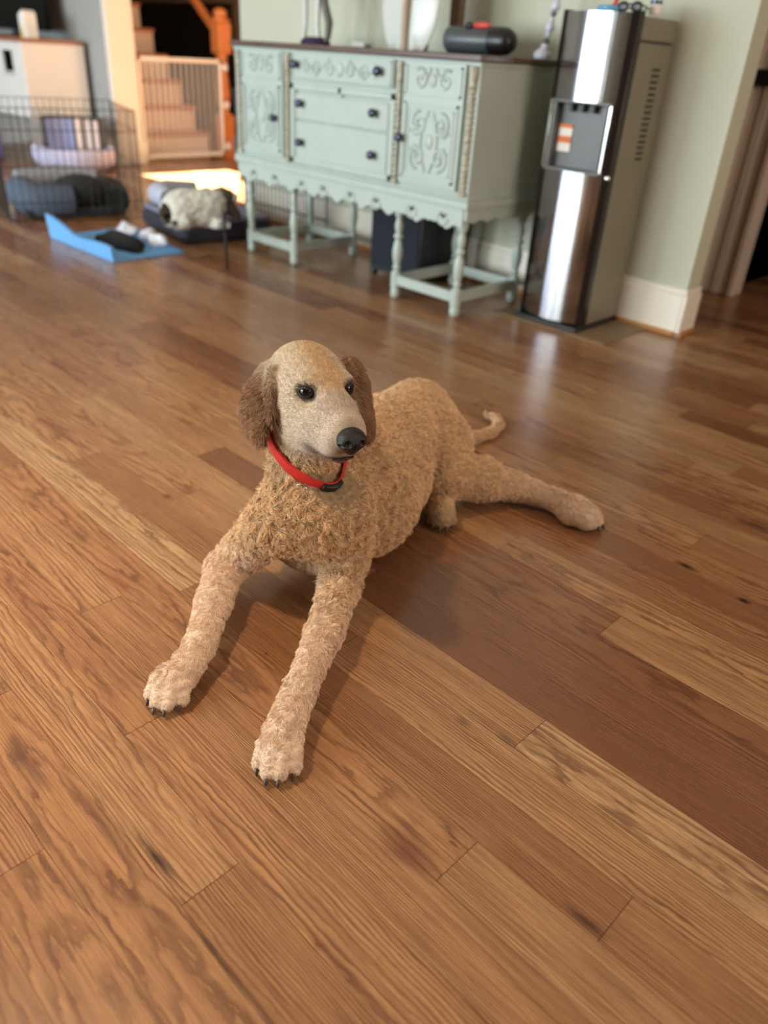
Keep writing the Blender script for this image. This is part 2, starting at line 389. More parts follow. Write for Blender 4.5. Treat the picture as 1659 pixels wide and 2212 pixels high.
# baseboards
def baseboard(name, boxes):
    mb = MB(); sh = MB()
    for (xa, ya), (xb, yb), (nx, ny) in boxes:
        mb.box((min(xa, xb, xa+nx*.016, xb+nx*.016), min(ya, yb, ya+ny*.016, yb+ny*.016), 0), (max(xa, xb, xa+nx*.016, xb+nx*.016), max(ya, yb, ya+ny*.016, yb+ny*.016), .155))
        mb.box((min(xa, xb, xa+nx*.011, xb+nx*.011), min(ya, yb, ya+ny*.011, yb+ny*.011), .155), (max(xa, xb, xa+nx*.011, xb+nx*.011), max(ya, yb, ya+ny*.011, yb+ny*.011), .176))
        sh.box((min(xa, xb, xa+nx*.027, xb+nx*.027), min(ya, yb, ya+ny*.027, yb+ny*.027), 0), (max(xa, xb, xa+nx*.027, xb+nx*.027), max(ya, yb, ya+ny*.027, yb+ny*.027), .018))
    o = mb.build(name, M['trim'], bevel=.003); struct(o)
    s = sh.build('shoe_moulding', M['shoe'], o, bevel=.004); return o
baseboard('baseboard_back', [((-4.02, WY), (-1.235, WY), (0, -1)), ((-1.235, WY-.016), (-1.235, WY+.11), (1, 0))])
baseboard('baseboard_left', [((-10.4, 3.27), (-6.24, 3.27), (0, -1))])
# lit end of the left wall: white boxed post with a plinth
mb = MB(); mb.box((-6.235, 3.262, 0), (-6.18, 3.478, 2.7)); struct(mb.build('trim_1', M['trim'], bevel=.004))
mb = MB(); mb.box((-6.245, 3.25, 0), (-6.155, 3.49, .16)); struct(mb.build('trim_2', M['trim'], bevel=.006))
# moulded casing of the passage doorway on the right
mb = MB()
for a, b_, t in ((-1.53, -1.505, .030), (-1.505, -1.47, .016), (-1.47, -1.43, .022), (-1.43, -1.385, .016), (-1.385, -1.36, .034)):
    mb.box((a, 3.72-t, 0), (b_, 3.74, 2.16))
mb.box((-1.46, 3.74, 0), (-1.36, 3.80, 2.12))
mb.box((-1.45, 3.80, 0), (-1.43, 4.4, 2.12))
cas = struct(mb.build('trim_3', M['casing'], bevel=.004))
q_ = PY(1652, 168, 3.69)
mb = MB(); mb.box((q_[0]-.030, 3.650, q_[2]-.030), (q_[0]+.06, 3.695, q_[2]+.030)); tag(mb.build('wall_bracket', mat('bracket_black', (16, 16, 16), .5), bevel=.006), 'small black bracket on the taupe doorway casing at the right edge of the photo', 'bracket')
# ------------------------------------------------------------------ sideboard
M['sb'] = mat('sideboard_paint', (176, 189, 183), .42, var=.03, scale=9, bump=.06, bscale=160)
M['sb_worn'] = mat('worn_paint', (172, 170, 154), .5, var=.3, scale=60)
M['sb_top'] = mat('sideboard_top_wood', (92, 74, 62), .35, var=.2, scale=6, stretch=(1, 14, 14))
M['pewter'] = mat('pewter', (70, 72, 92), .25, 1.0, var=.15)
M['navy'] = mat('navy_knob', (58, 62, 84), .2, .6, var=.1)
def spiral(cx_, cz, r0, turns, a0, sgn=1, n=26, r1=.004):
    return [(cx_+(r0+(r1-r0)*t)*math.cos(a0+sgn*2*math.pi*turns*t), cz+(r0+(r1-r0)*t)*math.sin(a0+sgn*2*math.pi*turns*t)) for t in [i/n for i in range(n+1)]]
def relief(mb, curve, y, r=.0048): mb.tube([(x, y, z) for x, z in curve], r, 6)
def frame_relief(mb, x0, x1, z0, z1, y, w=.007):
    mb.box((x0, y-w, z0), (x1, y+.002, z0+w*1.4)); mb.box((x0, y-w, z1-w*1.4), (x1, y+.002, z1))
    mb.box((x0, y-w, z0), (x0+w*1.4, y+.002, z1)); mb.box((x1-w*1.4, y-w, z0), (x1, y+.002, z1))
def knob(parent, x, y, z, m):
    mb = MB(); mb.lathe([(.006, 0), (.007, -.008), (.013, -.011), (.0165, -.019), (.015, -.027), (.008, -.031)], (x, y, z), 16, 'y')
    o = mb.build('knob', m, parent, smooth=50); o['label'] = 'small dark pewter knob'; return o
def build_sideboard():
    x0, x1, yf, yb = -3.285, -1.880, 2.335, 2.762
    t = thing('sideboard', 'white painted antique sideboard with carved doors, turned legs and dark wooden top', 'sideboard', ((x0+x1)/2, (yf+yb)/2, 0))
    b = MB(); b.box((x0, yf, .425), (x1, yb, .872))
    b.box((x0-.012, yf-.014, .405), (x1+.012, yb, .432)); b.box((x0-.006, yf-.008, .432), (x1+.006, yb, .444))
    b.box((x0-.004, yf-.006, .858), (x1+.004, yb, .872))
    b.build('carcass', M['sb'], t, bevel=.003)
    tp = MB(); tp.box((x0-.012, yf-.022, .872), (x1+.012, yb+.008, .893)); o = tp.build('top', M['sb_top'], t, bevel=.004); o['label'] = 'dark stained wooden top'
    # turned and ribbed half columns between the fronts
    for i, x in enumerate((-3.250, -2.905, -2.248, -1.905)):
        prof = [(.017, .447), (.017, .462), (.010, .466)]
        z = .47
        while z < .775:
            prof += [(.009, z), (.0145, z+.006), (.0145, z+.012), (.009, z+.018)]; z += .019
        prof += [(.010, .79), (.016, .797), (.013, .81), (.017, .83), (.017, .857)]
        c = MB(); c.lathe(prof, (x, yf-.006, 0), 14); o = c.build('column', M['sb_worn'], t, smooth=50)
        if i == 0: o['label'] = 'slim ribbed column worn to a brownish cream'
    # doors
    for (a, c, kx) in ((-3.222, -2.930, -2.975), (-2.222, -1.932, -2.212)):
        d = MB(); d.box((a, yf-.016, .458), (c, yf+.004, .862)); d.build('door', M['sb'], t, bevel=.002)
        o = bpy.data.objects[[q.name for q in t.children if q.name.startswith('door')][-1]]
        mid = (a+c)/2; w = c-a; y = yf-.016
        k = MB(); frame_relief(k, a+.012, c-.012, .757, .852, y, .005); frame_relief(k, a+.016, c-.016, .478, .735, y, .006); frame_relief(k, a+.034, c-.034, .500, .715, y, .003)
        for s in (-1, 1):
            relief(k, spiral(mid+s*.060, .806, .036, 1.35, math.pi*.5-s*.6, s), y, .0055)
            relief(k, [(mid+s*(.012+.045*q), .842-.03*math.sin(q*3.1)) for q in [i/10 for i in range(11)]], y, .005)
            for zz, dz in ((.665, 1), (.555, -1)):
                relief(k, spiral(mid+s*.052, zz, .042, 1.6, math.pi*.5*dz, -s*dz), y, .0062)
                relief(k, spiral(mid+s*.072, (.61+zz)/2, .020, 1.2, 0 if s > 0 else math.pi, s*dz), y, .005)
            relief(k, [(mid+s*(.010+.030*math.sin(q*math.pi)), .505+.205*q) for q in [i/20 for i in range(21)]], y, .0055)
        k.ball((mid, y, .61), (.020, .008, .026)); k.ball((mid, y, .806), (.016, .008, .022))
        k.build('carving', M['sb'], o, smooth=60)
        knob(o, kx, y, .612, M['navy'])
    # drawers: a carved one on top, two plain ones in a moulded frame below
    a, c = -2.872, -2.278; y = yf-.014
    d = MB(); d.box((a, y, .768), (c, yf+.004, .862)); d1 = d.build('drawer', M['sb'], t, bevel=.002)
    k = MB(); frame_relief(k, a+.008, c-.008, .774, .856, y, .004); mid = (a+c)/2
    for s in (-1, 1):
        relief(k, spiral(mid+s*.055, .815, .030, 1.3, math.pi*.5, -s), y, .005)
        relief(k, spiral(mid+s*.135, .815, .028, 1.3, -math.pi*.5, s), y, .005)
        relief(k, spiral(mid+s*.20, .815, .024, 1.2, math.pi*.5, -s), y, .005)
        relief(k, [(mid+s*(.03+.21*q), .815+.022*math.sin(q*9)) for q in [i/26 for i in range(27)]], y, .004)
    k.ball((mid, y, .815), (.024, .008, .028)); k.build('carving', M['sb'], d1, smooth=60)
    for kx in (-2.832, -2.346): knob(d1, kx, y, .82, M['pewter'])
    f = MB(); frame_relief(f, -2.878, -2.262, .450, .752, yf, .016); frame_relief(f, -2.862, -2.280, .464, .742, yf, .010)
    f.box((-2.580, yf-.016, .722), (-2.560, yf, .752)); f.build('drawer_frame', M['sb'], t, bevel=.002)
    for z0, z1, kz in ((.620, .716, .680), (.476, .614, .533)):
        d = MB(); d.box((-2.846, yf-.010, z0), (-2.298, yf+.004, z1)); dd = d.build('drawer', M['sb'], t, bevel=.003)
        for kx in (-2.806, -2.367): knob(dd, kx, yf-.010, kz, M['pewter'])
    # scalloped and pierced aprons hanging under the body
    def apron(xa, xb, n_lobes):
        out = [(xa, .408)]; N_ = 90
        for i in range(N_+1):
            q = i/N_; x = xa+(xb-xa)*q; ph = q*n_lobes
            out.append((x, .352 - .020*abs(math.sin(math.pi*ph))**.7 - .008*math.cos(2*math.pi*ph*2)))
        out.append((xb, .408)); return out[::-1]
    def hole(x, z, s=1):
        return [(x+s*(.020*math.cos(a_)+.007*math.sin(a_*2)), z+.0095*math.sin(a_)+.004*math.cos(a_*2)) for a_ in [2*math.pi*i/18 for i in range(18)]]
    hs = [hole(x, .369, s) for x, s in ((-3.165, 1), (-3.002, -1), (-2.815, 1), (-2.668, -1), (-2.500, 1), (-2.345, -1), (-2.150, 1), (-1.985, -1))]
    ap = plate2d(apron(x0+.01, x1-.01, 9), hs, yf-.006, yf+.010); o = ap.build('apron', M['sb'], t)
    o['label'] = 'scalloped apron with small pierced openings'
    for x, s in ((-3.165, 1), (-3.002, -1), (-2.815, 1), (-2.668, -1), (-2.500, 1), (-2.345, -1), (-2.150, 1), (-1.985, -1)):
        k = MB(); relief(k, spiral(x+s*.004, .362, .030, .9, math.pi if s > 0 else 0, s, 18, .016), yf-.006, .0045); k.build('carving', M['sb'], o, smooth=60)
    for xs in (x0+.004, x1-.004):
        sa = MB(); poly = [(yf, .408)] + [(yf+(yb-yf)*i/40, .366-.012*abs(math.sin(math.pi*i/40*5))) for i in range(41)] + [(yb, .408)]
        sa.prism(poly, xs-.008, xs+.008, 'x'); sa.build('apron', M['sb'], t)
    # eight turned legs in two open frames
    prof = [(.013, 0), (.019, .006), (.021, .03), (.016, .040), (.022, .044), (.022, .106), (.014, .110), (.012, .116), (.019, .124), (.013, .133), (.015, .142), (.020, .165), (.0215, .19), (.018, .215), (.012, .235),
            (.019, .243), (.019, .252), (.012, .26), (.016, .275), (.018, .290), (.013, .310), (.012, .318), (.019, .326), (.021, .34), (.021, .408)]
    for xa, xb in ((-3.225, -2.897), (-2.232, -1.905)):
        for x in (xa, xb):
            for y_ in (yf+.020, yb-.035):
                l = MB(); l.lathe(prof, (x, y_, 0), 18); l.build('leg', M['sb'], t, smooth=50)
        for y_ in (yf+.020, yb-.035):
            s = MB(); s.box((xa, y_-.014, .056), (xb, y_+.014, .096)); s.build('stretcher', M['sb'], t, bevel=.004)
        for x in (xa, xb):
            s = MB(); s.box((x-.014, yf+.02, .056), (x+.014, yb-.035, .096)); s.build('stretcher', M['sb'], t, bevel=.004)
    return t
build_sideboard()

# ------------------------------------------------------------------ water cooler
M['steel'] = mat('brushed_steel', (176, 176, 182), .13, 1.0, var=.03, scale=8, stretch=(60, 60, 1), aniso=.6, bump=.16, bscale=1.3)
M['cool_grey'] = mat('cooler_side_grey', (132, 126, 108), .45, .25, var=.03, scale=6)
M['alcove'] = mat('alcove_grey_plastic', (92, 94, 94), .4, var=.04)
M['black'] = mat('black_plastic', (20, 19, 20), .35, var=.1)
M['dark_trim'] = mat('dark_trim', (44, 36, 34), .25, .5, var=.1)
M['chrome'] = mat('bright_chrome', (224, 224, 222), .16, 1.0, var=.02)
M['paper'] = mat('white_paper', (236, 232, 224), .6, var=.03)
M['orange'] = mat('orange_print', (222, 118, 70), .6, var=.05)
def build_cooler():
    xa, xb, yf, yb, H = -1.772, -1.487, 2.615, 2.878, 1.045
    t = thing('water_cooler', 'tall stainless steel water dispenser with grey sides standing beside the sideboard', 'water dispenser', ((xa+xb)/2, (yf+yb)/2, 0))
    b = MB(); b.box((xa, yf+.012, .020), (xb, yb, .955)); b.build('cabinet', M['cool_grey'], t, bevel=.006)
    b = MB(); b.box((xa, yf+.012, .962), (xb, yb-.0, 1.028)); b.box((xa+.01, yf+.03, .955), (xb-.01, yb-.01, .962)); b.build('lid', M['cool_grey'], t, bevel=.008)
    n = 28; bow = .046
    def arc(x, d=0): q = (x-(xa+xb)/2)/((xb-xa)/2); return yf - bow*(1-q*q) - d
    def panel(z0, z1, x_0, x_1, name, m, thick=.018):
        mb = MB(); xs = [x_0+(x_1-x_0)*i/n for i in range(n+1)]
        poly = [(x, arc(x)) for x in xs] + [(x, arc(x)+thick) for x in xs[::-1]]
        mb.prism(poly, z0, z1); return mb.build(name, m, t, smooth=35)
    panel(.775, 1.035, xa+.022, xb-.022, 'upper_panel', M['steel'])
    panel(.028, .556, xa+.022, xb-.022, 'door', M['steel'])
    # dark frame at both sides with chrome strips
    for x_0, x_1 in ((xa-.002, xa+.020), (xb-.020, xb+.002)):
        mb = MB(); mb.prism([(x_0, arc(x_0)-.004), (x_1, arc(x_1)-.004), (x_1, yf+.03), (x_0, yf+.03)], .018, 1.04); mb.build('side_trim', M['dark_trim'], t, bevel=.002)
    for x in (xa+.004, xa+.030, xb-.032):
        mb = MB(); mb.box((x, arc(x)-.010, .556), (x+.010, arc(x)+.006, .775)); mb.build('chrome_strip', M['chrome'], t, bevel=.002)
    # dispensing recess
    mb = MB(); x_0, x_1 = xa+.045, xb-.045
    mb.box((x_0, yf+.004, .556), (x_1, yf+.016, .775))
    mb.box((x_0-.02, arc((xa+xb)/2)+.010, .552), (x_1+.02, yf+.016, .562)); mb.box((x_0-.02, arc((xa+xb)/2)+.010, .768), (x_1+.02, yf+.016, .778))
    mb.box((x_0-.010, yf-.030, .556), (x_0, yf+.016, .775)); mb.box((x_1, yf-.030, .556), (x_1+.010, yf+.016, .775))
    al = mb.build('alcove', M['alcove'], t, bevel=.002)
    mb = MB()
    for x in (-1.675, -1.63, -1.585): mb.lathe([(.009, .742), (.009, .762), (.016, .764), (.016, .772)], (x, yf-.012, 0), 12)
    mb.build('spout', M['black'], al, smooth=40)
    st = MB(); st.box((-1.722, yf+.001, .612), (-1.668, yf+.004, .700)); s = st.build('sticker', M['paper'], al); s['label'] = 'white sticker with two orange bands'
    ob = MB(); ob.box((-1.722, yf-.0005, .640), (-1.668, yf+.001, .662)); ob.box((-1.722, yf-.0005, .688), (-1.668, yf+.001, .700)); ob.build('print', M['orange'], s)
    mb = MB(); mb.box((xa-.004, arc((xa+xb)/2)+.006, 0), (xb+.004, yb, .020)); mb.build('base', M['black'], t, bevel=.004)
    v = MB()
    for i in range(16): v.box((xb-.0005, 2.765, .60+i*.0185), (xb+.0012, 2.815, .608+i*.0185))
    v.build('vent', M['dark_trim'], t)
    mb = MB(); mb.ball((xb-.004, arc(xb)-.008, .548), (.012, .008, .010)); mb.build('lock', M['chrome'], t, smooth=60)
build_cooler()
m = MB(); m.box((-1.86, 2.548, 0), (-1.345, 2.872, .004))
tag(m.build('floor_mat', mat('mat_greige', (128, 104, 78), .5, var=.12, scale=14), bevel=.001), 'thin grey brown floor mat under the water dispenser', 'mat')

# small things on top of the dispenser
M['blue_pl'] = mat('blue_plastic', (92, 160, 196), .35, var=.06); M['red_pl'] = mat('red_plastic', (206, 70, 62), .35, var=.06)
TZ = 1.036
t = thing('cup_lid', 'round light blue lid lying on top of the water dispenser', 'lid', (-1.625, 2.66, TZ))
mb = MB(); mb.lathe([(.040, TZ), (.044, TZ+.006), (.044, TZ+.014), (.038, TZ+.019), (.012, TZ+.021)], (-1.625, 2.66, 0), 24); mb.build('rim', M['blue_pl'], t, smooth=40)
mb = MB(); mb.tube([(-1.615, 2.66, TZ+.020), (-1.60, 2.67, TZ+.06), (-1.585, 2.68, TZ+.075)], .007, 8); o = mb.build('straw', M['red_pl'], t, smooth=40); o['label'] = 'bent red straw'
t = thing('sunglasses', 'black sunglasses folded on the right front corner of the water dispenser', 'sunglasses', (-1.545, 2.665, TZ))
mb = MB()
for x in (-1.572, -1.522): mb.ball((x, 2.645, TZ+.016), (.022, .005, .016))
mb.tube([(-1.556, 2.645, TZ+.02), (-1.547, 2.643, TZ+.024), (-1.538, 2.645, TZ+.02)], .003, 6); mb.build('lens', M['black'], t, smooth=60)
mb = MB()
for x, s in ((-1.594, 1), (-1.500, -1)): mb.tube([(x, 2.648, TZ+.02), (x+s*.012, 2.70, TZ+.016), (x+s*.05, 2.735, TZ+.008)], .0028, 6)
mb.build('temple', M['black'], t, smooth=60)
t = thing('small_jar', 'small white jar with a dark blue lid at the right edge of the dispenser top', 'jar', (-1.505, 2.735, TZ))
mb = MB(); mb.lathe([(.018, TZ), (.020, TZ+.003), (.020, TZ+.026), (.016, TZ+.030)], (-1.505, 2.735, 0), 16); mb.build('jar_body', M['paper'], t, smooth=40)
mb = MB(); mb.lathe([(.019, TZ+.030), (.019, TZ+.040), (.006, TZ+.041)], (-1.505, 2.735, 0), 16); mb.build('jar_lid', M['navy'], t, smooth=40)
# ------------------------------------------------------------------ things on the sideboard (top at z = .893)
SZ = .893
M['china'] = mat('white_glaze', (206, 210, 206), .25, var=.02); M['purple'] = mat('dark_purple_cloth', (52, 38, 74), .8, var=.2)
M['tan'] = mat('tan_band', (178, 158, 140), .6, var=.08); M['charcoal'] = mat('charcoal_plastic', (72, 78, 82), .35, var=.08)
M['brown_wood'] = mat('brown_wood', (104, 78, 58), .5, var=.2, stretch=(20, 20, 2), scale=6)
# crane-like white figurine on a purple base
fx, fy = -3.070, 2.62
t = thing('figurine', 'white long-legged bird figurine on a dark purple base at the left of the sideboard top', 'figurine', (fx, fy, SZ))
mb = MB(); mb.lathe([(.062, SZ), (.066, SZ+.008), (.056, SZ+.022), (.036, SZ+.030), (.01, SZ+.031)], (fx, fy, 0), 24, sx=1.1); mb.build('base', M['purple'], t, smooth=50)
for dx in (-.070, .018):
    mb = MB(); mb.tube([(fx+dx*1.15, fy, SZ+.022), (fx+dx*.9, fy-.004, SZ+.09), (fx+dx, fy, SZ+.17), (fx+dx*.5, fy, SZ+.235)], [.011, .010, .012, .022], 10); mb.build('leg', M['china'], t, smooth=60)
mb = MB(); mb.ball((fx-.018, fy, SZ+.285), (.088, .06, .062), 20, 14); mb.tube([(fx-.07, fy, SZ+.31), (fx-.115, fy, SZ+.37), (fx-.10, fy, SZ+.43), (fx-.125, fy, SZ+.46)], [.030, .020, .018, .016], 10); mb.ball((fx-.135, fy, SZ+.462), (.03, .02, .02)); mb.build('body', M['china'], t, smooth=60)
mb = MB(); mb.tube([(fx+.030, fy+.01, SZ+.245), (fx+.050, fy+.01, SZ+.15), (fx+.085, fy+.005, SZ+.085), (fx+.088, fy-.005, SZ+.03), (fx+.075, fy-.01, SZ+.014)], [.014, .017, .017, .013, .008], 10); o = mb.build('tail', mat('figurine_grey', (96, 92, 86), .5, var=.12), t, smooth=60); o['label'] = 'dark grey drooping tail'
mb = MB(); mb.box((-2.815, 2.60, SZ), (-2.735, 2.65, SZ+.020)); tag(mb.build('soap_bar', M['china'], bevel=.006), 'small white bar lying alone in the middle of the sideboard top', 'bar')
# upright oval dish
px_, py_ = -2.455, 2.58
t = thing('oval_dish', 'large white upright oval dish with a tan vertical band standing on the sideboard', 'dish', (px_, py_, SZ))
mb = MB(); rz_, rx_ = .205, .150; cz_ = SZ+.165
prof = [(0.02, 0), (.55, -.004), (.86, -.010), (1.0, -.022), (1.0, -.028), (.84, -.018), (.5, -.012), (.02, -.010)]
n0 = len(mb.v); mb.lathe([(r_, -h) for r_, h in prof], (0, 0, 0), 40, 'y')
mb.v = [(px_+x*rx_, py_-.03+y+.012*((z*rz_)/rz_), max(cz_+z*rz_, SZ)) for x, y, z in mb.v]
mb.build('dish_body', M['china'], t, smooth=50)
mb = MB(); mb.tube([(px_+.010, py_-.042, SZ+.004), (px_+.012, py_-.048, SZ+.14), (px_+.016, py_-.036, SZ+.25)], [.013, .012, .010], 10); o = mb.build('band', M['tan'], t, smooth=60); o['label'] = 'tan vertical band'
mb = MB(); mb.box((px_-.09, py_-.02, SZ), (px_-.05, py_+.05, SZ+.05)); mb.box((px_-.05, py_+.03, SZ), (px_+.06, py_+.05, SZ+.03)); mb.box((px_+.03, py_-.02, SZ), (px_+.06, py_+.05, SZ+.05)); mb.build('stand', M['china'], t, bevel=.006)
mb = MB(); mb.box((-2.362, 2.70, SZ), (-2.306, 2.73, SZ+.36)); tag(mb.build('cutting_board', M['brown_wood'], bevel=.006), 'narrow brown wooden board standing behind the white oval dish', 'board')
# dark cylindrical case
t = thing('cylinder_case', 'dark grey cylinder-shaped case lying at the right of the sideboard top', 'case', (-2.15, 2.62, SZ))
r_ = .045; zc = SZ+.0465
mb = MB(); mb.lathe([(.036, 0), (.044, .006), (r_, .02), (r_, .25), (.040, .256)], (-2.300, 2.64, zc), 24, 'x'); mb.build('barrel', M['charcoal'], t, smooth=50)
mb = MB(); mb.lathe([(.030, 0), (.046, .004), (.0465, .035), (.043, .07), (.030, .092), (.012, .098)], (-2.072, 2.62, zc), 24, 'x'); o = mb.build('end_cap', M['black'], t, smooth=50); o['label'] = 'black rounded end cap'
mb = MB(); mb.ball((-2.128, 2.62, zc+.047), (.044, .014, .012)); o = mb.build('handle', M['red_pl'], t, smooth=60); o['label'] = 'red grip on top'
mb = MB(); mb.ball((-2.185, 2.62, zc+.046), (.020, .014, .012)); mb.build('latch', M['black'], t, smooth=60)
# beaded crystal strand hanging down the wall at the right end
M['crystal'] = mat('crystal_bead', (206, 206, 224), .1, var=.2, scale=200); M['crystal_dark'] = mat('smoky_bead', (96, 92, 108), .15, var=.2)
t = thing('bead_strand', 'string of clear and smoky beads hanging behind the right end of the sideboard', 'beads', (-1.915, 2.74, SZ))
for i in range(15):
    q = i/14; p = np.array([-1.925+.055*q, 2.745, SZ+.035+.30*q]); mb = MB(); rr = .011 if i % 3 else .017
    mb.ball(p, rr, 10, 7); mb.build('bead', M['crystal_dark'] if i % 4 == 1 else M['crystal'], t, smooth=60)
mb = MB(); mb.lathe([(.03, SZ), (.034, SZ+.006), (.03, SZ+.022), (.012, SZ+.034)], (-1.925, 2.735, 0), 16); mb.build('holder', M['crystal'], t, smooth=50)

# ------------------------------------------------------------------ black box under the sideboard
t = thing('floor_box', 'black upright box on small feet standing on the floor under the sideboard', 'box', (-2.44, 2.70, 0))
mb = MB(); mb.box((-2.600, 2.560, .022), (-2.290, 2.840, .360)); mb.build('cabinet', mat('black_navy', (15, 17, 25), .45, var=.1), t, bevel=.006)
mb = MB(); mb.box((-2.590, 2.552, .040), (-2.300, 2.562, .350)); o = mb.build('front_cloth', mat('blue_black_cloth', (24, 29, 40), .9, var=.2, scale=90), t, bevel=.003)
for x in (-2.585, -2.305):
    for y in (2.575, 2.825):
        mb = MB(); mb.lathe([(.016, 0), (.018, .004), (.014, .024)], (x, y, 0), 12); mb.build('foot', M['black'], t, smooth=40)

# ------------------------------------------------------------------ far left: cabinet, screen, bassinet
M['white_cab'] = mat('white_cabinet_paint', (222, 220, 216), .4, var=.02)
M['cab_dark'] = mat('cabinet_recess', (44, 44, 46), .7, var=.1)
ca, cb_, cyf, cyb, cH = -7.75, -6.505, 2.745, 3.225, .80
t = thing('cabinet', 'white cabinet with open dark niches standing against the grey wall', 'cabinet', ((ca+cb_)/2, (cyf+cyb)/2, 0))
mb = MB()
mb.box((cb_-.03, cyf, 0), (cb_, cyb, cH)); mb.box((ca, cyf, 0), (ca+.03, cyb, cH)); mb.box((ca+.03, cyf+.001, .30), (cb_-.03, cyb-.021, .34)); mb.box((ca+.03, cyb-.02, .30), (cb_-.03, cyb, cH))
mb.box((ca+.03, cyf+.001, .34), (cb_-.03, cyf+.021, .58)); mb.box((ca+.03, cyf+.001, .74), (cb_-.03, cyf+.021, cH-.001)); mb.box((-6.70, cyf+.001, .58), (cb_-.03, cyf+.021, .74)); mb.box((ca+.03, cyf+.001, .58), (-6.88, cyf+.021, .74))
mb.box((-6.88, cyf+.02, .585), (-6.70, cyb-.02, .60)); mb.build('carcass', M['white_cab'], t, bevel=.003)
mb = MB(); mb.box((-6.872, cyf+.06, .60), (-6.708, cyf+.08, .735)); mb.build('niche_back', M['cab_dark'], t)
mb = MB(); mb.box((ca-.012, cyf-.015, cH), (cb_+.012, cyb, cH+.026)); o = mb.build('top', mat('cabinet_top_wood', (150, 96, 66), .4, var=.15, scale=5, stretch=(1, 12, 12)), t, bevel=.003); o['label'] = 'reddish wooden top'
t = thing('television', 'black flat screen standing on the white cabinet in the upper left corner', 'television', (-7.4, 3.12, .826))
mb = MB(); mb.box((-8.3, 3.09, .88), (-6.80, 3.125, 1.72)); mb.build('screen', mat('screen_black', (4, 4, 5), .6, var=.05, spec=.15), t, bevel=.004)
mb = MB(); mb.box((-7.7, 3.03, .826), (-7.1, 3.17, .838)); mb.box((-7.45, 3.09, .83), (-7.35, 3.115, .90)); mb.build('stand', M['black'], t, bevel=.003)
t = thing('carton', 'white and yellow upright carton on the right end of the white cabinet', 'carton', (-6.70, 2.93, .826))
mb = MB(); mb.prism([(-6.775, .826), (-6.665, .826), (-6.665, .985), (-6.70, 1.005), (-6.775, .975)], 2.87, 2.96, 'y'); mb.build('carton_body', M['paper'], t, bevel=.003)
mb = MB(); mb.prism([(-6.765, .83), (-6.705, .83), (-6.735, .915)], 2.866, 2.8705, 'y'); mb.build('print', mat('yellow_print', (214, 196, 96), .6, var=.1), t)
mb = MB(); mb.box((-7.05, 2.30, 0), (-6.72, 2.58, .20)); tag(mb.build('storage_box', mat('violet_box', (112, 104, 160), .7, var=.1), bevel=.02), 'violet fabric box at the left edge of the photo in front of the white cabinet', 'box')
# round pet bed with a tall striped back
M['lav'] = mat('lavender_fleece', (196, 194, 222), .9, var=.06, scale=40, bump=.3, bscale=90)
M['lav_blue'] = mat('periwinkle_fleece', (150, 160, 206), .9, var=.06, scale=40, bump=.3, bscale=90)
M['dk_olive'] = mat('dark_olive_cloth', (78, 76, 66), .9, var=.1)
M['stripe_l'] = mat('cream_pink_stripe', (238, 212, 198), .9, var=.04)
bx_, by_ = -6.12, 2.86
t = thing('round_pet_bed', 'round lavender pet bed with a tall striped back in front of the white cabinet', 'pet bed', (bx_, by_, 0))
mb = MB(); mb.lathe([(.20, 0), (.29, .01), (.335, .06), (.345, .12), (.33, .15), (.30, .155), (.285, .12), (.26, .07), (.02, .06)], (bx_, by_, 0), 36, sx=1.0, sy=.85); mb.build('bowl', M['lav'], t, smooth=60)
def arcwall(r0, r1, a0, a1, z0, z1, n=14):
    mb = MB(); poly = [(bx_+r1*math.cos(a0+(a1-a0)*i/n), by_+.85*r1*math.sin(a0+(a1-a0)*i/n)) for i in range(n+1)] + [(bx_+r0*math.cos(a1+(a0-a1)*i/n), by_+.85*r0*math.sin(a1+(a0-a1)*i/n)) for i in range(n+1)]
    return mb.prism(poly, z0, z1)
arcwall(.255, .29, R(82), R(208), .10, .335).build('backrest', M['dk_olive'], t, bevel=.01)
arcwall(.235, .2545, R(148), R(204), .09, .315).build('back_lining', M['lav_blue'], t, bevel=.004)
for a0 in (90, 110, 131): arcwall(.235, .2545, R(a0), R(a0+13), .09, .315).build('stripe', M['stripe_l'], t, bevel=.004)

# ------------------------------------------------------------------ stairs, gate, newel
M['tread'] = mat('stair_tread_oak', (186, 120, 84), .35, var=.12, scale=8, stretch=(12, 1, 12))
M['riser'] = mat('stair_riser_paint', (226, 204, 188), .5, var=.02)
t = thing('staircase', 'wooden staircase with pale risers rising behind the white gate', 'stairs', (-6.6, 3.9, 0))
for i in range(9):
    xr = -6.42 - i*.20; z = .19*(i+1)
    mb = MB(); mb.box((xr-.018, 3.49, z-.19), (xr, 4.235, z-.028)); mb.build('riser', M['riser'], t)
    mb = MB(); mb.box((xr-.22, 3.49, z-.028), (xr+.024, 4.258, z)); mb.build('tread', M['tread'], t, bevel=.006)
mb = MB(); poly = [(-6.42, 0)]
for i in range(9): poly += [(-6.42-i*.20, .19*(i+1)-.03), (-6.42-(i+1)*.20, .19*(i+1)-.03)]
poly += [(-6.42-9*.20, 0)]
mb.prism(poly, 4.236, 4.252, 'y'); mb.build('skirt', M['riser'], t)
M['newel'] = mat('orange_oak', (206, 122, 66), .35, var=.12, scale=8, stretch=(12, 12, 1))
ny_, nx_ = 4.345, -6.30
t = thing('newel_post', 'orange oak newel post with sloping handrail beside the gate', 'newel post', (nx_, ny_, 0))
mb = MB(); s = .062; mb.box((nx_-s, ny_-s, 0), (nx_+s, ny_+s, .34)); mb.build('block', M['newel'], t, bevel=.006); mb = MB(); mb.box((nx_-s, ny_-s, .80), (nx_+s, ny_+s, 1.02)); mb.build('block', M['newel'], t, bevel=.006)
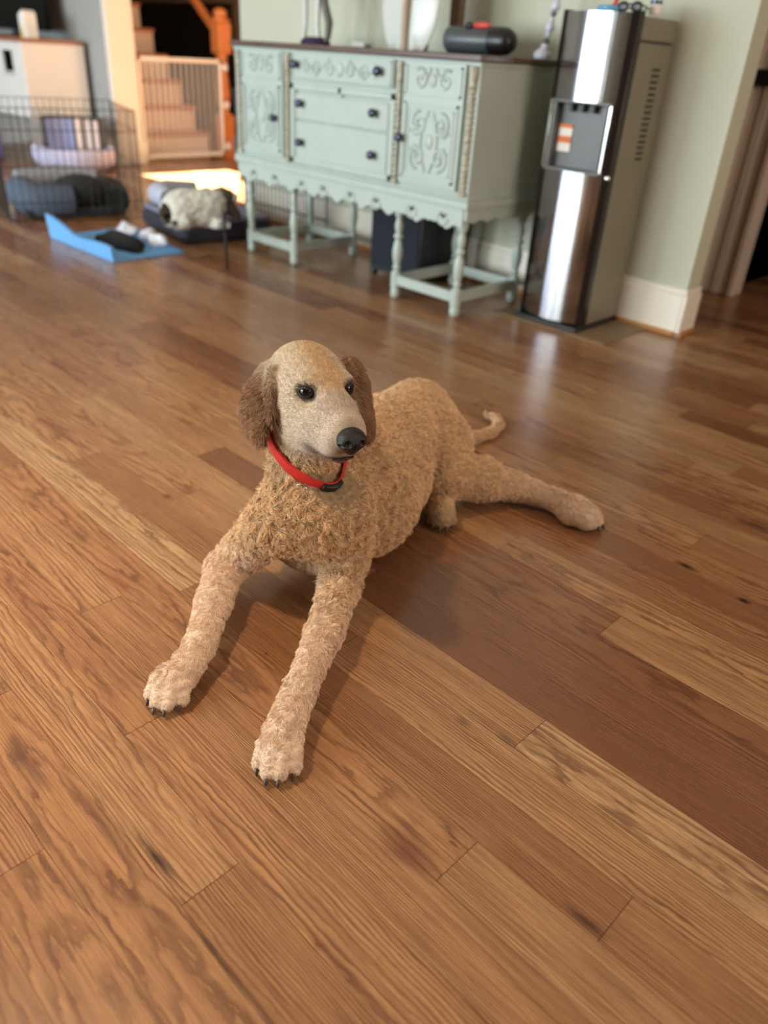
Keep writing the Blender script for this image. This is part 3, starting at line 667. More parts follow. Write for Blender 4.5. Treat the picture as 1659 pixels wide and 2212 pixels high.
mb = MB(); mb.lathe([(.058, .34), (.050, .36), (.040, .38), (.052, .42), (.056, .50), (.046, .62), (.036, .70), (.048, .74), (.040, .76), (.058, .80)], (nx_, ny_, 0), 20); mb.build('turned_shaft', M['newel'], t, smooth=50)
mb = MB(); mb.lathe([(.066, 1.02), (.078, 1.03), (.078, 1.045), (.05, 1.055), (.058, 1.075), (.055, 1.10), (.03, 1.118), (.01, 1.122)], (nx_, ny_, 0), 20); mb.build('cap', M['newel'], t, smooth=50)
mb = MB(); mb.tube([(nx_-.05, ny_-.02, .965), (nx_-.5, ny_-.06, 1.33), (nx_-2.0, ny_-.08, 2.45)], .034, 10); mb.build('handrail', M['newel'], t, smooth=50)
# near-black sheet, painted as the unlit hall behind the stairs
mb = MB(); mb.box((-9.6, 5.245, 0), (-7.45, 5.295, 1.21)); struct(mb.build('door_2', M['unlit_dark'], bevel=.004))
M['gate'] = mat('gate_white_enamel', (234, 226, 218), .35, var=.02)
gx, g0, g1 = -6.205, 3.495, 4.262
t = thing('safety_gate', 'white metal baby gate with thin vertical bars across the stairs', 'gate', (gx, (g0+g1)/2, 0))
mb = MB()
for z in (.03, .725): mb.box((gx-.012, g0, z), (gx+.012, g1, z+.030))
for y in (g0, g1-.026): mb.box((gx-.012, y, .03), (gx+.012, y+.026, .755))
mb.build('frame', M['gate'], t, bevel=.004)
nb = 14
for i in range(1, nb):
    y = g0+.02+(g1-g0-.04)*i/nb; mb = MB(); mb.tube([(gx, y, .05), (gx, y, .73)], .0056, 8); mb.build('bar', M['gate'], t, smooth=60)
for z in (.10, .42, .70):
    mb = MB(); mb.lathe([(.010, 0), (.010, .030), (.030, .032), (.030, .050)], (gx, g1, z), 14, 'y'); mb.build('mounting_pad', M['gate'], t, smooth=40)
# dark upright thing between gate and sideboard
ux, uy = -4.66, 3.32
t = thing('folded_umbrella', 'dark folded umbrella with a teal middle standing behind the left end of the sideboard', 'umbrella', (ux, uy, 0))
mb = MB(); mb.tube([(ux+.05, uy+.02, 0), (ux+.02, uy+.01, .16), (ux, uy, .34)], [.012, .030, .026], 12); mb.build('canopy', mat('umbrella_black', (30, 33, 38), .7, var=.15), t, smooth=60)
mb = MB(); mb.tube([(ux+.012, uy+.005, .20), (ux+.002, uy, .27), (ux-.004, uy, .36)], [.031, .037, .028], 12); o = mb.build('strap_band', mat('teal_cloth', (62, 84, 86), .8, var=.1), t, smooth=60); o['label'] = 'teal wrapped band'
mb = MB(); mb.tube([(ux-.002, uy, .34), (ux-.01, uy, .50), (ux-.014, uy, .60), (ux-.03, uy, .63)], [.016, .012, .013, .012], 10); mb.build('handle', M['black'], t, smooth=60)
# ------------------------------------------------------------------ wire pen, dog beds, blue pad
M['wire'] = mat('dark_wire', (46, 44, 42), .4, .8, var=.1)
def pen_panel(a, b, h, parent, r=.0018, step=.038, name='panel', feet=True):
    a, b = np.array(a, float), np.array(b, float); n = max(2, int(round(np.linalg.norm(b-a)/step))); mb = MB()
    for i in range(n+1):
        p = a+(b-a)*i/n; rr = r*1.7 if i in (0, n) else r
        mb.tube([(p[0], p[1], .004), (p[0], p[1], h)], rr, 6)
    for z in (.012, .10, h*.5, h-.10, h): mb.tube([(a[0], a[1], z), (b[0], b[1], z)], r*1.2, 6)
    return mb.build(name, M['wire'], parent, smooth=60)
t = thing('exercise_pen', 'dark wire dog pen with thin upright bars around the grey bolster bed', 'pet pen', (-4.75, 2.15, 0))
pts = [(-4.36, 1.64), (-4.14, 2.29), (-4.86, 2.53), (-5.08, 1.82)]
for a, b in zip(pts, pts[1:]+pts[:1]): pen_panel(a, b, .545, t)
t = thing('pen_panel', 'dark wire panel standing edge-on in front of the sideboard by the flat dog bed', 'pet pen panel', (-3.2, 2.18, 0))
pen_panel((-2.985, 2.035), (-3.22, 2.19), .24, t, r=.0022, step=.034, name='grid')
mb = MB(); mb.tube([(-2.985, 2.035, .004), (-2.985, 2.035, .16)], .006, 8); mb.build('post', M['wire'], t, smooth=60)
t = thing('wire_crate_side', 'upright wire bars standing behind the left legs of the sideboard against the wall', 'crate panel', (-3.55, 2.83, 0))
pen_panel((-3.98, 2.835), (-3.22, 2.835), .46, t, r=.0032, step=.034, name='grid')

def loft(o, u, v, pu, pv, z): return (o[0]+u[0]*pu+v[0]*pv, o[1]+u[1]*pu+v[1]*pv, z)
# grey bolster bed
o1, u1, v1 = (-4.415, 1.73), (.247, .969), (-.969, .247)
M['bed_blue'] = mat('bed_blue_grey', (84, 96, 114), .9, var=.08, scale=30, bump=.25, bscale=80); M['bed_grey'] = mat('bed_light_grey', (146, 148, 156), .9, var=.06, scale=30, bump=.25, bscale=80)
M['bed_dark'] = mat('bed_charcoal', (44, 47, 50), .9, var=.1, scale=30, bump=.25, bscale=80); M['bed_mat'] = mat('bed_mattress_grey', (120, 122, 142), .9, var=.06, scale=30, bump=.25, bscale=80)
t = thing('bolster_bed', 'grey bolster dog bed with a dark cushion inside the wire pen', 'dog bed', (-4.6, 2.07, 0))
L_ = lambda pu, pv, z: loft(o1, u1, v1, pu, pv, z)
mb = MB(); mb.tube([L_(.27, .05, .085), L_(.10, .045, .09), L_(.055, .09, .092), L_(.05, .30, .095), L_(.06, .44, .095)], [.075, .086, .088, .086, .07], 14); mb.build('left_bolster', M['bed_blue'], t, smooth=70)
mb = MB(); mb.tube([L_(.06, .47, .105), L_(.28, .50, .115), L_(.50, .47, .105)], [.085, .095, .085], 14); mb.build('back_bolster', M['bed_grey'], t, smooth=70)
mb = MB(); mb.tube([L_(.52, .45, .085), L_(.535, .25, .088), L_(.52, .07, .075)], [.075, .082, .070], 14); mb.build('right_bolster', M['bed_dark'], t, smooth=70)
mb = MB(); mb.tube([L_(.06, .25, .028), L_(.53, .25, .028)], .026, 8); mb.prism([L_(.02, .02, 0)[:2], L_(.55, .02, 0)[:2], L_(.55, .52, 0)[:2], L_(.02, .52, 0)[:2]], 0.001, .05); mb.build('base', M['bed_dark'], t, bevel=.015)
mb = MB(); c = L_(.34, .17, .115); mb.ball(c, (.155, .15, .088), 22, 14); o = mb.build('cushion', mat('cushion_black_green', (38, 42, 40), .95, var=.12, scale=30, bump=.3, bscale=80), t, smooth=70); o['label'] = 'dark rounded cushion'
# flat bed with the resting dog
o2, u2, v2 = (-3.49, 2.135), (.16, .987), (-.987, .16)
K_ = lambda pu, pv, z: loft(o2, u2, v2, pu, pv, z)
t = thing('flat_bed', 'dark grey flat dog bed with a lighter top under the resting white dog', 'dog bed', (-3.8, 2.4, 0))
def slab(p, z0, z1): return MB().prism([K_(*q, 0)[:2] for q in p], z0, z1)
slab([(0, 0), (.50, 0), (.50, .58), (0, .58)], .001, .085).build('mattress', mat('mattress_charcoal', (46, 46, 56), .9, var=.08, bump=.2), t, bevel=.025)
slab([(.01, .01), (.49, .01), (.49, .57), (.01, .57)], .085, .112).build('cover', M['bed_mat'], t, bevel=.013)
mb = MB(); mb.tube([K_(.06, .32, .165), K_(.06, .45, .17), K_(.14, .53, .17), K_(.30, .53, .17)], [.045, .058, .058, .045], 14); mb.build('bolster', mat('bolster_pale_blue', (176, 182, 198), .9, var=.05, bump=.25), t, smooth=70)
# blue pad with turned up edge
t = thing('blue_pad', 'blue checked pad with a turned-up front edge lying on the floor before the beds', 'pad', (-3.64, 1.85, 0))
def gingham():
    m = bpy.data.materials.new('blue_gingham'); m.use_nodes = True; nt = m.node_tree; b = nt.nodes['Principled BSDF']
    tc = nt.nodes.new('ShaderNodeTexCoord'); ch = nt.nodes.new('ShaderNodeTexChecker'); ch.inputs['Scale'].default_value = 46
    ch.inputs['Color1'].default_value = lin((112, 176, 232)); ch.inputs['Color2'].default_value = lin((92, 154, 214))
    nt.links.new(tc.outputs['Object'], ch.inputs['Vector']); nt.links.new(ch.outputs[0], b.inputs['Base Color']); b.inputs['Roughness'].default_value = .7; return m
M['gingham'] = gingham()
ax_, ay_, bx2, by2 = -3.955, 1.665, -3.345, 2.04
mb = MB(); mb.prism([(ax_, ay_), (bx2, ay_+.012), (bx2, by2), (ax_-.03, by2+.10)], .001, .008); mb.build('sheet', M['gingham'], t)
mb = MB()
n = 14; vs = []; fs = []
for i in range(n+1):
    q = i/n; x = ax_+(bx2-ax_)*q; hgt = .115-.050*min(1, q*2.2)+.006*math.sin(q*9); y = ay_+.012*q
    vs += [(x, y, .001), (x, y-.010, hgt), (x, y+.006, hgt), (x, y+.012, .008)]
for i in range(n):
    for k in range(4): fs.append((4*i+k, 4*i+(k+1) % 4, 4*i+4+(k+1) % 4, 4*i+4+k))
fs += [(0, 1, 2, 3), (4*n+3, 4*n+2, 4*n+1, 4*n)]
mb.add(vs, fs); mb.build('front_edge', M['gingham'], t)
rr = random.Random(4)
def lump(name, c, size, m, label, cat, amp=.35, seed=1):
    mb = MB(); mb.ball(c, size, 26, 16); r_ = random.Random(seed); ks = [(Vector((r_.gauss(0, 1), r_.gauss(0, 1), r_.gauss(0, 1))), r_.uniform(0, 6)) for _ in range(7)]
    out = []
    for p in mb.v:
        d = Vector(p)-Vector(c); q = Vector((d.x/size[0], d.y/size[1], d.z/size[2])); s = 1+amp*sum(math.sin(k.dot(q)*2.6+f) for k, f in ks)/7
        out.append((c[0]+d.x*s, c[1]+d.y*s, max(.009, c[2]+d.z*s)))
    mb.v = out; return tag(mb.build(name, m, smooth=70), label, cat)
lump('black_cloth', (-3.62, 1.87, .012), (.19, .095, .045), mat('black_cloth', (16, 16, 18), .95, var=.1), 'crumpled black cloth lying on the blue pad', 'cloth', .5, 3)
M['tissue'] = mat('white_tissue', (226, 228, 238), .9, var=.05)
for i, (x, y, s) in enumerate(((-3.83, 2.02, .065), (-3.68, 2.045, .055), (-3.55, 2.02, .062))):
    lump('tissue', (x, y, .02), (s, s*.7, s*.62), M['tissue'], ['crumpled white tissue farthest left behind the black cloth on the blue pad', 'crumpled white tissue in the middle behind the black cloth on the blue pad', 'crumpled white tissue on the right part of the blue pad, nearest the flat dog bed'][i], 'tissue', .6, 5+i)['group'] = 'crumpled tissues on the blue pad'

# ------------------------------------------------------------------ recessed ceiling lamp (over the right of the room)
for (x, y), lab in (((-1.45, -.10), 'round recessed ceiling lamp above the floor left of the photographer'),):
    t = thing('ceiling_lamp', lab, 'ceiling lamp', (x, y, 2.70))
    mb = MB(); mb.lathe([(.105, 2.699), (.105, 2.690), (.088, 2.688), (.086, 2.699)], (x, y, 0), 28); mb.build('trim_ring', M['trim'], t, smooth=40)
class Field:
    def __init__(self, lo, hi, h):
        self.lo=np.array(lo,float); self.h=h
        self.n=np.ceil((np.array(hi)-self.lo)/h).astype(int)+1
        self.F=np.full(self.n,1.0,dtype=np.float32)
    def sub(self, lo, hi):
        a=np.clip(np.floor((np.array(lo)-self.lo)/self.h).astype(int),0,self.n)
        b=np.clip(np.ceil((np.array(hi)-self.lo)/self.h).astype(int)+1,0,self.n)
        g=[self.lo[i]+self.h*np.arange(a[i],b[i]) for i in range(3)]
        X=np.stack(np.meshgrid(*g,indexing='ij'),-1)
        return tuple(slice(a[i],b[i]) for i in range(3)),X
    def blend(self, sl, d, k, sub=False):
        f=self.F[sl]; d=d.astype(np.float32)
        if sub:
            h=np.clip(.5-.5*(d+f)/k,0,1); self.F[sl]=f*(1-h)+(-d)*h+k*h*(1-h)
        else:
            h=np.clip(.5+.5*(d-f)/k,0,1); self.F[sl]=d*(1-h)+f*h-k*h*(1-h)
    def cone(self,a,b,ra,rb,k=.02,sub=False):
        a=np.array(a,float);b=np.array(b,float);m=max(ra,rb)+2*k+.01
        sl,X=self.sub(np.minimum(a,b)-m,np.maximum(a,b)+m)
        if X.size==0:return
        ab=b-a;t=np.clip(((X-a)@ab)/max(ab@ab,1e-9),0,1)
        d=np.linalg.norm(X-a-t[...,None]*ab,axis=-1)-(ra+(rb-ra)*t)
        self.blend(sl,d,k,sub)
    def ell(self,c,r,R=None,k=.02,sub=False):
        c=np.array(c,float);r=np.array(r,float);R=np.eye(3) if R is None else np.array(R,float)  # rows = axes
        m=r.max()+2*k+.01
        sl,X=self.sub(c-m,c+m)
        if X.size==0:return
        q=(X-c)@R.T
        k0=np.linalg.norm(q/r,axis=-1);k1=np.linalg.norm(q/(r*r),axis=-1)
        d=np.where(k1>1e-6,k0*(k0-1)/np.maximum(k1,1e-6),-r.min())
        self.blend(sl,d,k,sub)
    def chain(self,pts,rs,k=.02):
        for i in range(len(pts)-1): self.cone(pts[i],pts[i+1],rs[i],rs[i+1],k)
    def floorcut(self,z=0.0):
        Z=(self.lo[2]+self.h*np.arange(self.n[2]))[None,None,:]
        self.F=np.maximum(self.F,(z-Z).astype(np.float32))
    def mesh(self):
        F=self.F;n=F.shape
        s=F<0
        c=np.zeros((n[0]-1,n[1]-1,n[2]-1),np.int8)
        acc=np.zeros(c.shape+(3,),np.float32);cnt=np.zeros(c.shape,np.float32)
        def S(i,j,k,A): return A[i:n[0]-1+i,j:n[1]-1+j,k:n[2]-1+k]
        cor=[(i,j,k) for i in(0,1) for j in(0,1) for k in(0,1)]
        for a in cor:
            for ax in range(3):
                if a[ax]==0:
                    b=list(a);b[ax]=1
                    fa=S(*a,F);fb=S(*b,F);x=(fa<0)!=(fb<0)
                    t=np.where(x,fa/np.where(x,fa-fb,1),0)
                    for q in range(3):
                        acc[...,q]+=np.where(x,a[q]+(t if q==ax else 0),0)
                    cnt+=x
        act=cnt>0
        idx=-np.ones(c.shape,np.int64);idx[act]=np.arange(act.sum())
        ii=np.argwhere(act)
        V=self.lo+self.h*(ii+acc[act]/cnt[act][:,None])
        faces=[]
        for ax in range(3):
            o=[(1,2),(2,0),(0,1)][ax]
            a=[slice(1,-1)]*3;a[ax]=slice(0,n[ax]-1)
            b=[slice(1,-1)]*3;b[ax]=slice(1,n[ax])
            sa=s[tuple(a)];sb=s[tuple(b)];x=sa!=sb
            e=np.argwhere(x);fl=sa[x]
            base=e.copy()
            for q in range(3):
                if q!=ax: base[:,q]+=1
            d1=np.zeros(3,int);d1[o[0]]=1;d2=np.zeros(3,int);d2[o[1]]=1
            q0=base-d1-d2;q1=base-d2;q2=base;q3=base-d1
            Q=np.stack([idx[tuple(q.T)] for q in(q0,q1,q2,q3)],1)
            Q[~fl]=Q[~fl][:,::-1]
            faces.append(Q)
        Fq=np.concatenate(faces);Fq=Fq[(Fq>=0).all(1)]
        return V,Fq

def nrm(v): v=np.array(v,float); return v/np.linalg.norm(v)
hfw=nrm(.034*RX-.079*UP-.082*fw)                # towards the nose (down the muzzle)
_e=.069*RX+.008*UP; _e=_e-(_e@hfw)*hfw
hl=nrm(_e); hl=nrm(.95*RX+.15*UP+.43*fw); hf=nrm(hfw-(hfw@hl)*hl+.10*np.array([0,0,1.]));hf=nrm(hf-(hf@hl)*hl); hu=np.cross(hf,hl)
E0=D(707,846,1.205)
HR=np.array([hf,hl,hu])
def Hd(f,l,u): return E0+f*hf+l*hl+u*hu

EARS=[]
TOES=[]; TOED=[]
def dog_field(h=.005):
    EARS.clear(); TOES.clear(); TOED.clear()
    G=Field((-1.45,.30,-.03),(-.52,1.80,.52),h)
    # trunk
    chest=P(672,1098,.18); shl=P(590,1128,.175); shr=P(742,1105,.185)
    rib=P(745,1030,.165); loin=P(835,960,.15); hip=P(888,930,.138)
    G.chain([chest,rib,loin,hip],[.088,.118,.108,.098],.03)
    G.cone(P(655,1140,.10),P(785,1085,.095),.075,.09,.03)      # brisket
    G.ell(P(690,1165,.085),(.075,.075,.065),k=.03)
    G.ell(P(790,1100,.10),(.095,.13,.10),k=.03)   # belly lying on the floor
    G.ell(P(838,1048,.10),(.085,.11,.095),k=.03)
    # shoulders / upper arms
    G.cone(shl,P(532,1188,.085),.055,.044,.035)
    G.cone(shr,P(742,1205,.075),.06,.05,.035)
    # neck
    G.chain([Hd(-.09,0,-.03),Hd(-.062,-.008,-.14),chest],[.060,.058,.086],.03)
    # fore legs: elbow, forearm, wrist, paw
    eL=P(485,1228,.055);wL=P(433,1392,.04);pL=P(388,1464,.03)
    G.cone(P(532,1188,.085),eL,.044,.041,.02)
    G.chain([eL,P(462,1300,.05),wL,pL],[.040,.036,.030,.033],.012)
    eR=P(733,1270,.06);wR=P(648,1490,.042);pR=P(612,1580,.032)
    G.cone(P(742,1205,.075),eR,.046,.042,.02)
    G.chain([eR,P(700,1370,.052),wR,pR],[.041,.036,.030,.035],.012)
    # toes
    def paw(tip,frm,sc=1.0,zb=.034,fan=.25):
        d=tip-frm; d[2]=0; d=nrm(d); e=np.array([-d[1],d[0],0.])
        for o in (-1.5,-.5,.5,1.5):
            t=tip+e*(.0172*sc*o)-d*(.015*sc*(abs(o)>1)); r=.0180*(.45+.55*sc)
            b=tip-d*.056*sc+e*(.0172*sc*o)*(1-fan)+np.array([0,0,zb-tip[2]])
            m=b*.42+t*.58+np.array([0,0,.0095*sc])
            G.chain([b,m,t],[r*.86,r*.98,r],.0016); TOES.append(t); TOED.append(d)
    paw(P(350,1521,.0165),P(430,1395,.0165)); paw(P(592,1671,.0165),P(640,1520,.0165))
    # hind quarters
    G.ell(P(880,925,.13),(.10,.125,.105),k=.03)
    st=P(958,1022,.085)                                         # stifle of the stretched leg
    G.chain([P(900,900,.135),P(938,965,.115),st],[.095,.092,.068],.014)
    hk=P(1150,1062,.036);
    G.chain([st,P(1040,1035,.06),P(1110,1050,.042),hk],[.062,.055,.038,.032],.015)
    G.chain([hk,P(1200,1080,.032),P(1238,1102,.035),P(1268,1117,.032)],[.032,.03,.038,.036],.012)
    paw(P(1290,1131,.018),P(1200,1082,.018),.92)
    # other hind foot under the flank
    G.chain([P(905,1010,.05),P(945,1072,.035),P(954,1112,.032)],[.045,.036,.037],.012)
    paw(P(956,1133,.018),P(944,1070,.018),.85)
    # tail
    G.chain([P(950,915,.10),P(990,945,.045),P(1030,945,.018),P(1062,934,.016),P(1078,918,.015),P(1072,903,.016),P(1050,895,.02)],[.042,.026,.021,.020,.019,.017,.013],.008)
    # head
    def he(f,l,u,rf,rl,ru,k=.015,sub=False): G.ell(Hd(f,l,u),(rf,rl,ru),HR,k,sub)
    he(-.066,0,-.014,.078,.062,.049)
    he(-.11,0,-.03,.065,.06,.06,.02)
    G.cone(Hd(-.02,0,-.022),Hd(.072,0,-.028),.048,.036,.015)
    he(.068,0,-.031,.04,.037,.028,.01)
    for s in(-1,1):
        he(-.045,s*.040,-.052,.056,.030,.058,.02)
        he(.046,s*.021,-.050,.052,.022,.029,.012)
        he(.0,s*.030,-.058,.052,.026,.042,.02)
        he(-.014,s*.030,.012,.022,.019,.011,.012)
        he(.012,s*.040,.0,.016,.014,.011,.008,True)
    G.cone(Hd(-.055,0,-.088),Hd(.074,0,-.070),.042,.017,.014)
    G.ell(Hd(-.040,0,-.112),(.058,.052,.056),HR,k=.03)
    # ears
    e1=Hd(-.08,-.058,.038)
    A=D(576,815,1.26);B=D(546,868,1.27);C=D(556,910,1.265);T=D(562,945,1.25)
    def flap(pts,ws,th,side):
        for i in range(len(pts)-1):
            for t in np.linspace(0,1,5)[:-1 if i<len(pts)-2 else None]:
                p=pts[i]*(1-t)+pts[i+1]*t;w=ws[i]*(1-t)+ws[i+1]*t
                ax=nrm(pts[i+1]-pts[i]);n=nrm(side-(side@ax)*ax);b=np.cross(ax,n)
                G.ell(p,(.022,w,th),np.array([ax,b,n]),.008); EARS.append((p,np.array([ax,b,n]),np.array([.026,w+.004,th+.006])))
    flap([D(596,800,1.255),A,B,C,T],[.018,.03,.042,.036,.01],.0085,nrm(-.75*RX-.66*fw))
    G.chain([D(585,800,1.235),D(583,840,1.225),D(585,890,1.225),D(588,920,1.23)],[.011,.009,.008,.005],.008)
    for q in (D(585,800,1.235),D(583,840,1.225),D(585,890,1.225),D(588,920,1.23)): EARS.append((q,np.eye(3),np.array([.015]*3)))
    flap([D(764,794,1.275),D(776,825,1.275),D(780,870,1.27),D(785,905,1.265),D(791,928,1.265)],[.02,.03,.036,.03,.012],.009,nrm(.93*RX-.36*fw))
    g=[G.lo[i]+G.h*np.arange(G.n[i]) for i in range(3)]
    X=np.stack(np.meshgrid(*g,indexing='ij'),-1); q=(X-E0)@HR.T
    w=1/(1+np.exp(np.clip(-(q[...,2]+.115)/.012,-30,30)))/(1+np.exp(np.clip(-(q[...,0]+.17)/.012,-30,30)))
    G.F=(G.F+.0068-.0045*w).astype(np.float32)
    G.floorcut(0.001)
    return G
# ------------------------------------------------------------------ the dogs
def lookup(G, Pn):
    q = (Pn-G.lo)/G.h; i = np.clip(np.floor(q).astype(int), 0, G.n-2); t = np.clip(q-i, 0, 1); out = 0
    for a in (0, 1):
        for b in (0, 1):
            for c in (0, 1):
                w = (t[..., 0] if a else 1-t[..., 0])*(t[..., 1] if b else 1-t[..., 1])*(t[..., 2] if c else 1-t[..., 2])
                out = out + w*G.F[i[..., 0]+a, i[..., 1]+b, i[..., 2]+c]
    return out
def vnorm(V, Q):
    N = np.zeros_like(V); fn = np.cross(V[Q[:, 2]]-V[Q[:, 0]], V[Q[:, 3]]-V[Q[:, 1]])
    for k in range(4): np.add.at(N, Q[:, k], fn)
    return N/(np.linalg.norm(N, axis=1)[:, None]+1e-9)
def relax(V, Q, it=2, lam=.5):
    for _ in range(it):
        S = np.zeros_like(V); c = np.zeros(len(V))
        for a, b in ((0, 1), (1, 2), (2, 3), (3, 0)):
            np.add.at(S, Q[:, a], V[Q[:, b]]); np.add.at(S, Q[:, b], V[Q[:, a]]); np.add.at(c, Q[:, a], 1); np.add.at(c, Q[:, b], 1)
        V = V + lam*(S/c[:, None]-V)
    return V
def wavy(Pn, wl, seed, n=6):
    """smooth pseudo noise in -1..1 with wavelength wl"""
    r = np.random.RandomState(seed); s = 0
    for _ in range(n):
        k = r.normal(size=3); k = k/np.linalg.norm(k)*2*np.pi/(wl*r.uniform(.75, 1.4)); ph = r.uniform(0, 6.28); s = s+np.sin(Pn@k+ph+1.2*np.sin(Pn@np.roll(k, 1)*.6+ph*2))
    return s/n**.5*.8
def sstep(a, b, x): t = np.clip((x-a)/(b-a), 0, 1); return t*t*(3-2*t)
def skin_mesh(name, V, Q, cols, m, parent):
    me = bpy.data.meshes.new(name); me.from_pydata(V.tolist(), [], Q.tolist()); me.update()
    ca = me.color_attributes.new('coat', 'FLOAT_COLOR', 'POINT'); ca.data.foreach_set('color', np.c_[cols, np.ones(len(cols))].astype(np.float32).ravel())
    me.materials.append(m); me.polygons.foreach_set('use_smooth', [True]*len(me.polygons))
    o = bpy.data.objects.new(name, me); C.objects.link(o); hang(o, parent); return o
def coat_material(name, rough=.75, bump=True, sheen=.0):
    m = bpy.data.materials.new(name); m.use_nodes = True; nt = m.node_tree; b = nt.nodes['Principled BSDF']
    a = nt.nodes.new('ShaderNodeAttribute'); a.attribute_name = 'coat'
    tc = nt.nodes.new('ShaderNodeTexCoord'); n = nt.nodes.new('ShaderNodeTexNoise'); n.inputs['Scale'].default_value = 240; n.inputs['Detail'].default_value = 3
    nt.links.new(tc.outputs['Object'], n.inputs['Vector'])
    mx = nt.nodes.new('ShaderNodeMix'); mx.data_type = 'RGBA'; mx.blend_type = 'MULTIPLY'; mx.inputs[0].default_value = .35
    nt.links.new(a.outputs['Color'], mx.inputs[6]); nt.links.new(n.outputs['Color'], mx.inputs[7])
    nt.links.new(a.outputs['Color'], b.inputs['Base Color']); b.inputs['Roughness'].default_value = rough; b.inputs['Specular IOR Level'].default_value = .25
    return m
def L3(*rgb): return np.array(lin(rgb)[:3])

def dog_coat(Vp):
    """intrinsic coat colours: golden body, pale mask, brown ears, pinkish cream legs"""
    q = (Vp-E0)@HR.T; f, l, u = q.T
    n1 = wavy(Vp, .05, 3)*.5+.5; n2 = wavy(Vp, .018, 5)*.5+.5
    gold, cream, tan_ = L3(194, 162, 126), L3(214, 188, 166), L3(170, 136, 102)
    col = gold*(1-.35*n1[:, None]) + tan_*(.35*n1[:, None])
    col = col*(1-.18*n2[:, None])
    legs = sstep(.12, .03, Vp[:, 2])*sstep(.85, .74, Vp[:, 1]+.12*(Vp[:, 0]+.8)); legs = np.maximum(legs, sstep(.85, .55, Vp[:, 1])*sstep(.16, .08, Vp[:, 2]))
    hind = sstep(-.90, -.76, Vp[:, 0])*sstep(1.15, 1.28, Vp[:, 1])
    col = col+(cream-col)*(np.clip(legs+hind*.8, 0, 1)[:, None])
    chest = sstep(.0, -.12, u)*sstep(-.16, -.03, f)*sstep(1.02, .92, Vp[:, 1])*(1-legs)
    col = col+(L3(198, 164, 126)*(1-.25*n2[:, None])-col)*(chest[:, None]*.7)
    head = sstep(-.135, -.09, u)*sstep(-.19, -.15, f)*sstep(.105, .085, np.abs(l))
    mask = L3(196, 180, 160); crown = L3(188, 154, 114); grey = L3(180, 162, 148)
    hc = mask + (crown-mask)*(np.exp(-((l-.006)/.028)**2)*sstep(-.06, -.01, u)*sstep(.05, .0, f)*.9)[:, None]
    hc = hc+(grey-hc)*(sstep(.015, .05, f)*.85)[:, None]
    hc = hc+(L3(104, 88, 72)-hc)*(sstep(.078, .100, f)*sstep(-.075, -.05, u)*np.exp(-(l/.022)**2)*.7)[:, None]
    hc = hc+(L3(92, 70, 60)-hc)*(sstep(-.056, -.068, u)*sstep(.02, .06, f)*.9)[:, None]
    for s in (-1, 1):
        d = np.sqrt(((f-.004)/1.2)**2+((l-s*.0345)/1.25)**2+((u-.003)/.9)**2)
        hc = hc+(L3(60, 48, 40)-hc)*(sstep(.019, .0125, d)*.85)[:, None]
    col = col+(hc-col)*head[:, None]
    ed = np.full(len(Vp), 9.0)
    for p, A, r in EARS: ed = np.minimum(ed, np.linalg.norm(((Vp-p)@A.T)/r, axis=1))
    ear = sstep(1.45, 1.0, ed)*sstep(-.02, .03, -u+.055*(l > 0))
    ec = L3(152, 112, 82)*(1-.3*n2[:, None]); col = col+(ec-col)*(ear*.95)[:, None]
    dark = sstep(.024, .008, Vp[:, 2])*.35
    return np.clip(col*(1-dark[:, None]*0), 0, 1), head, ear, legs, hind

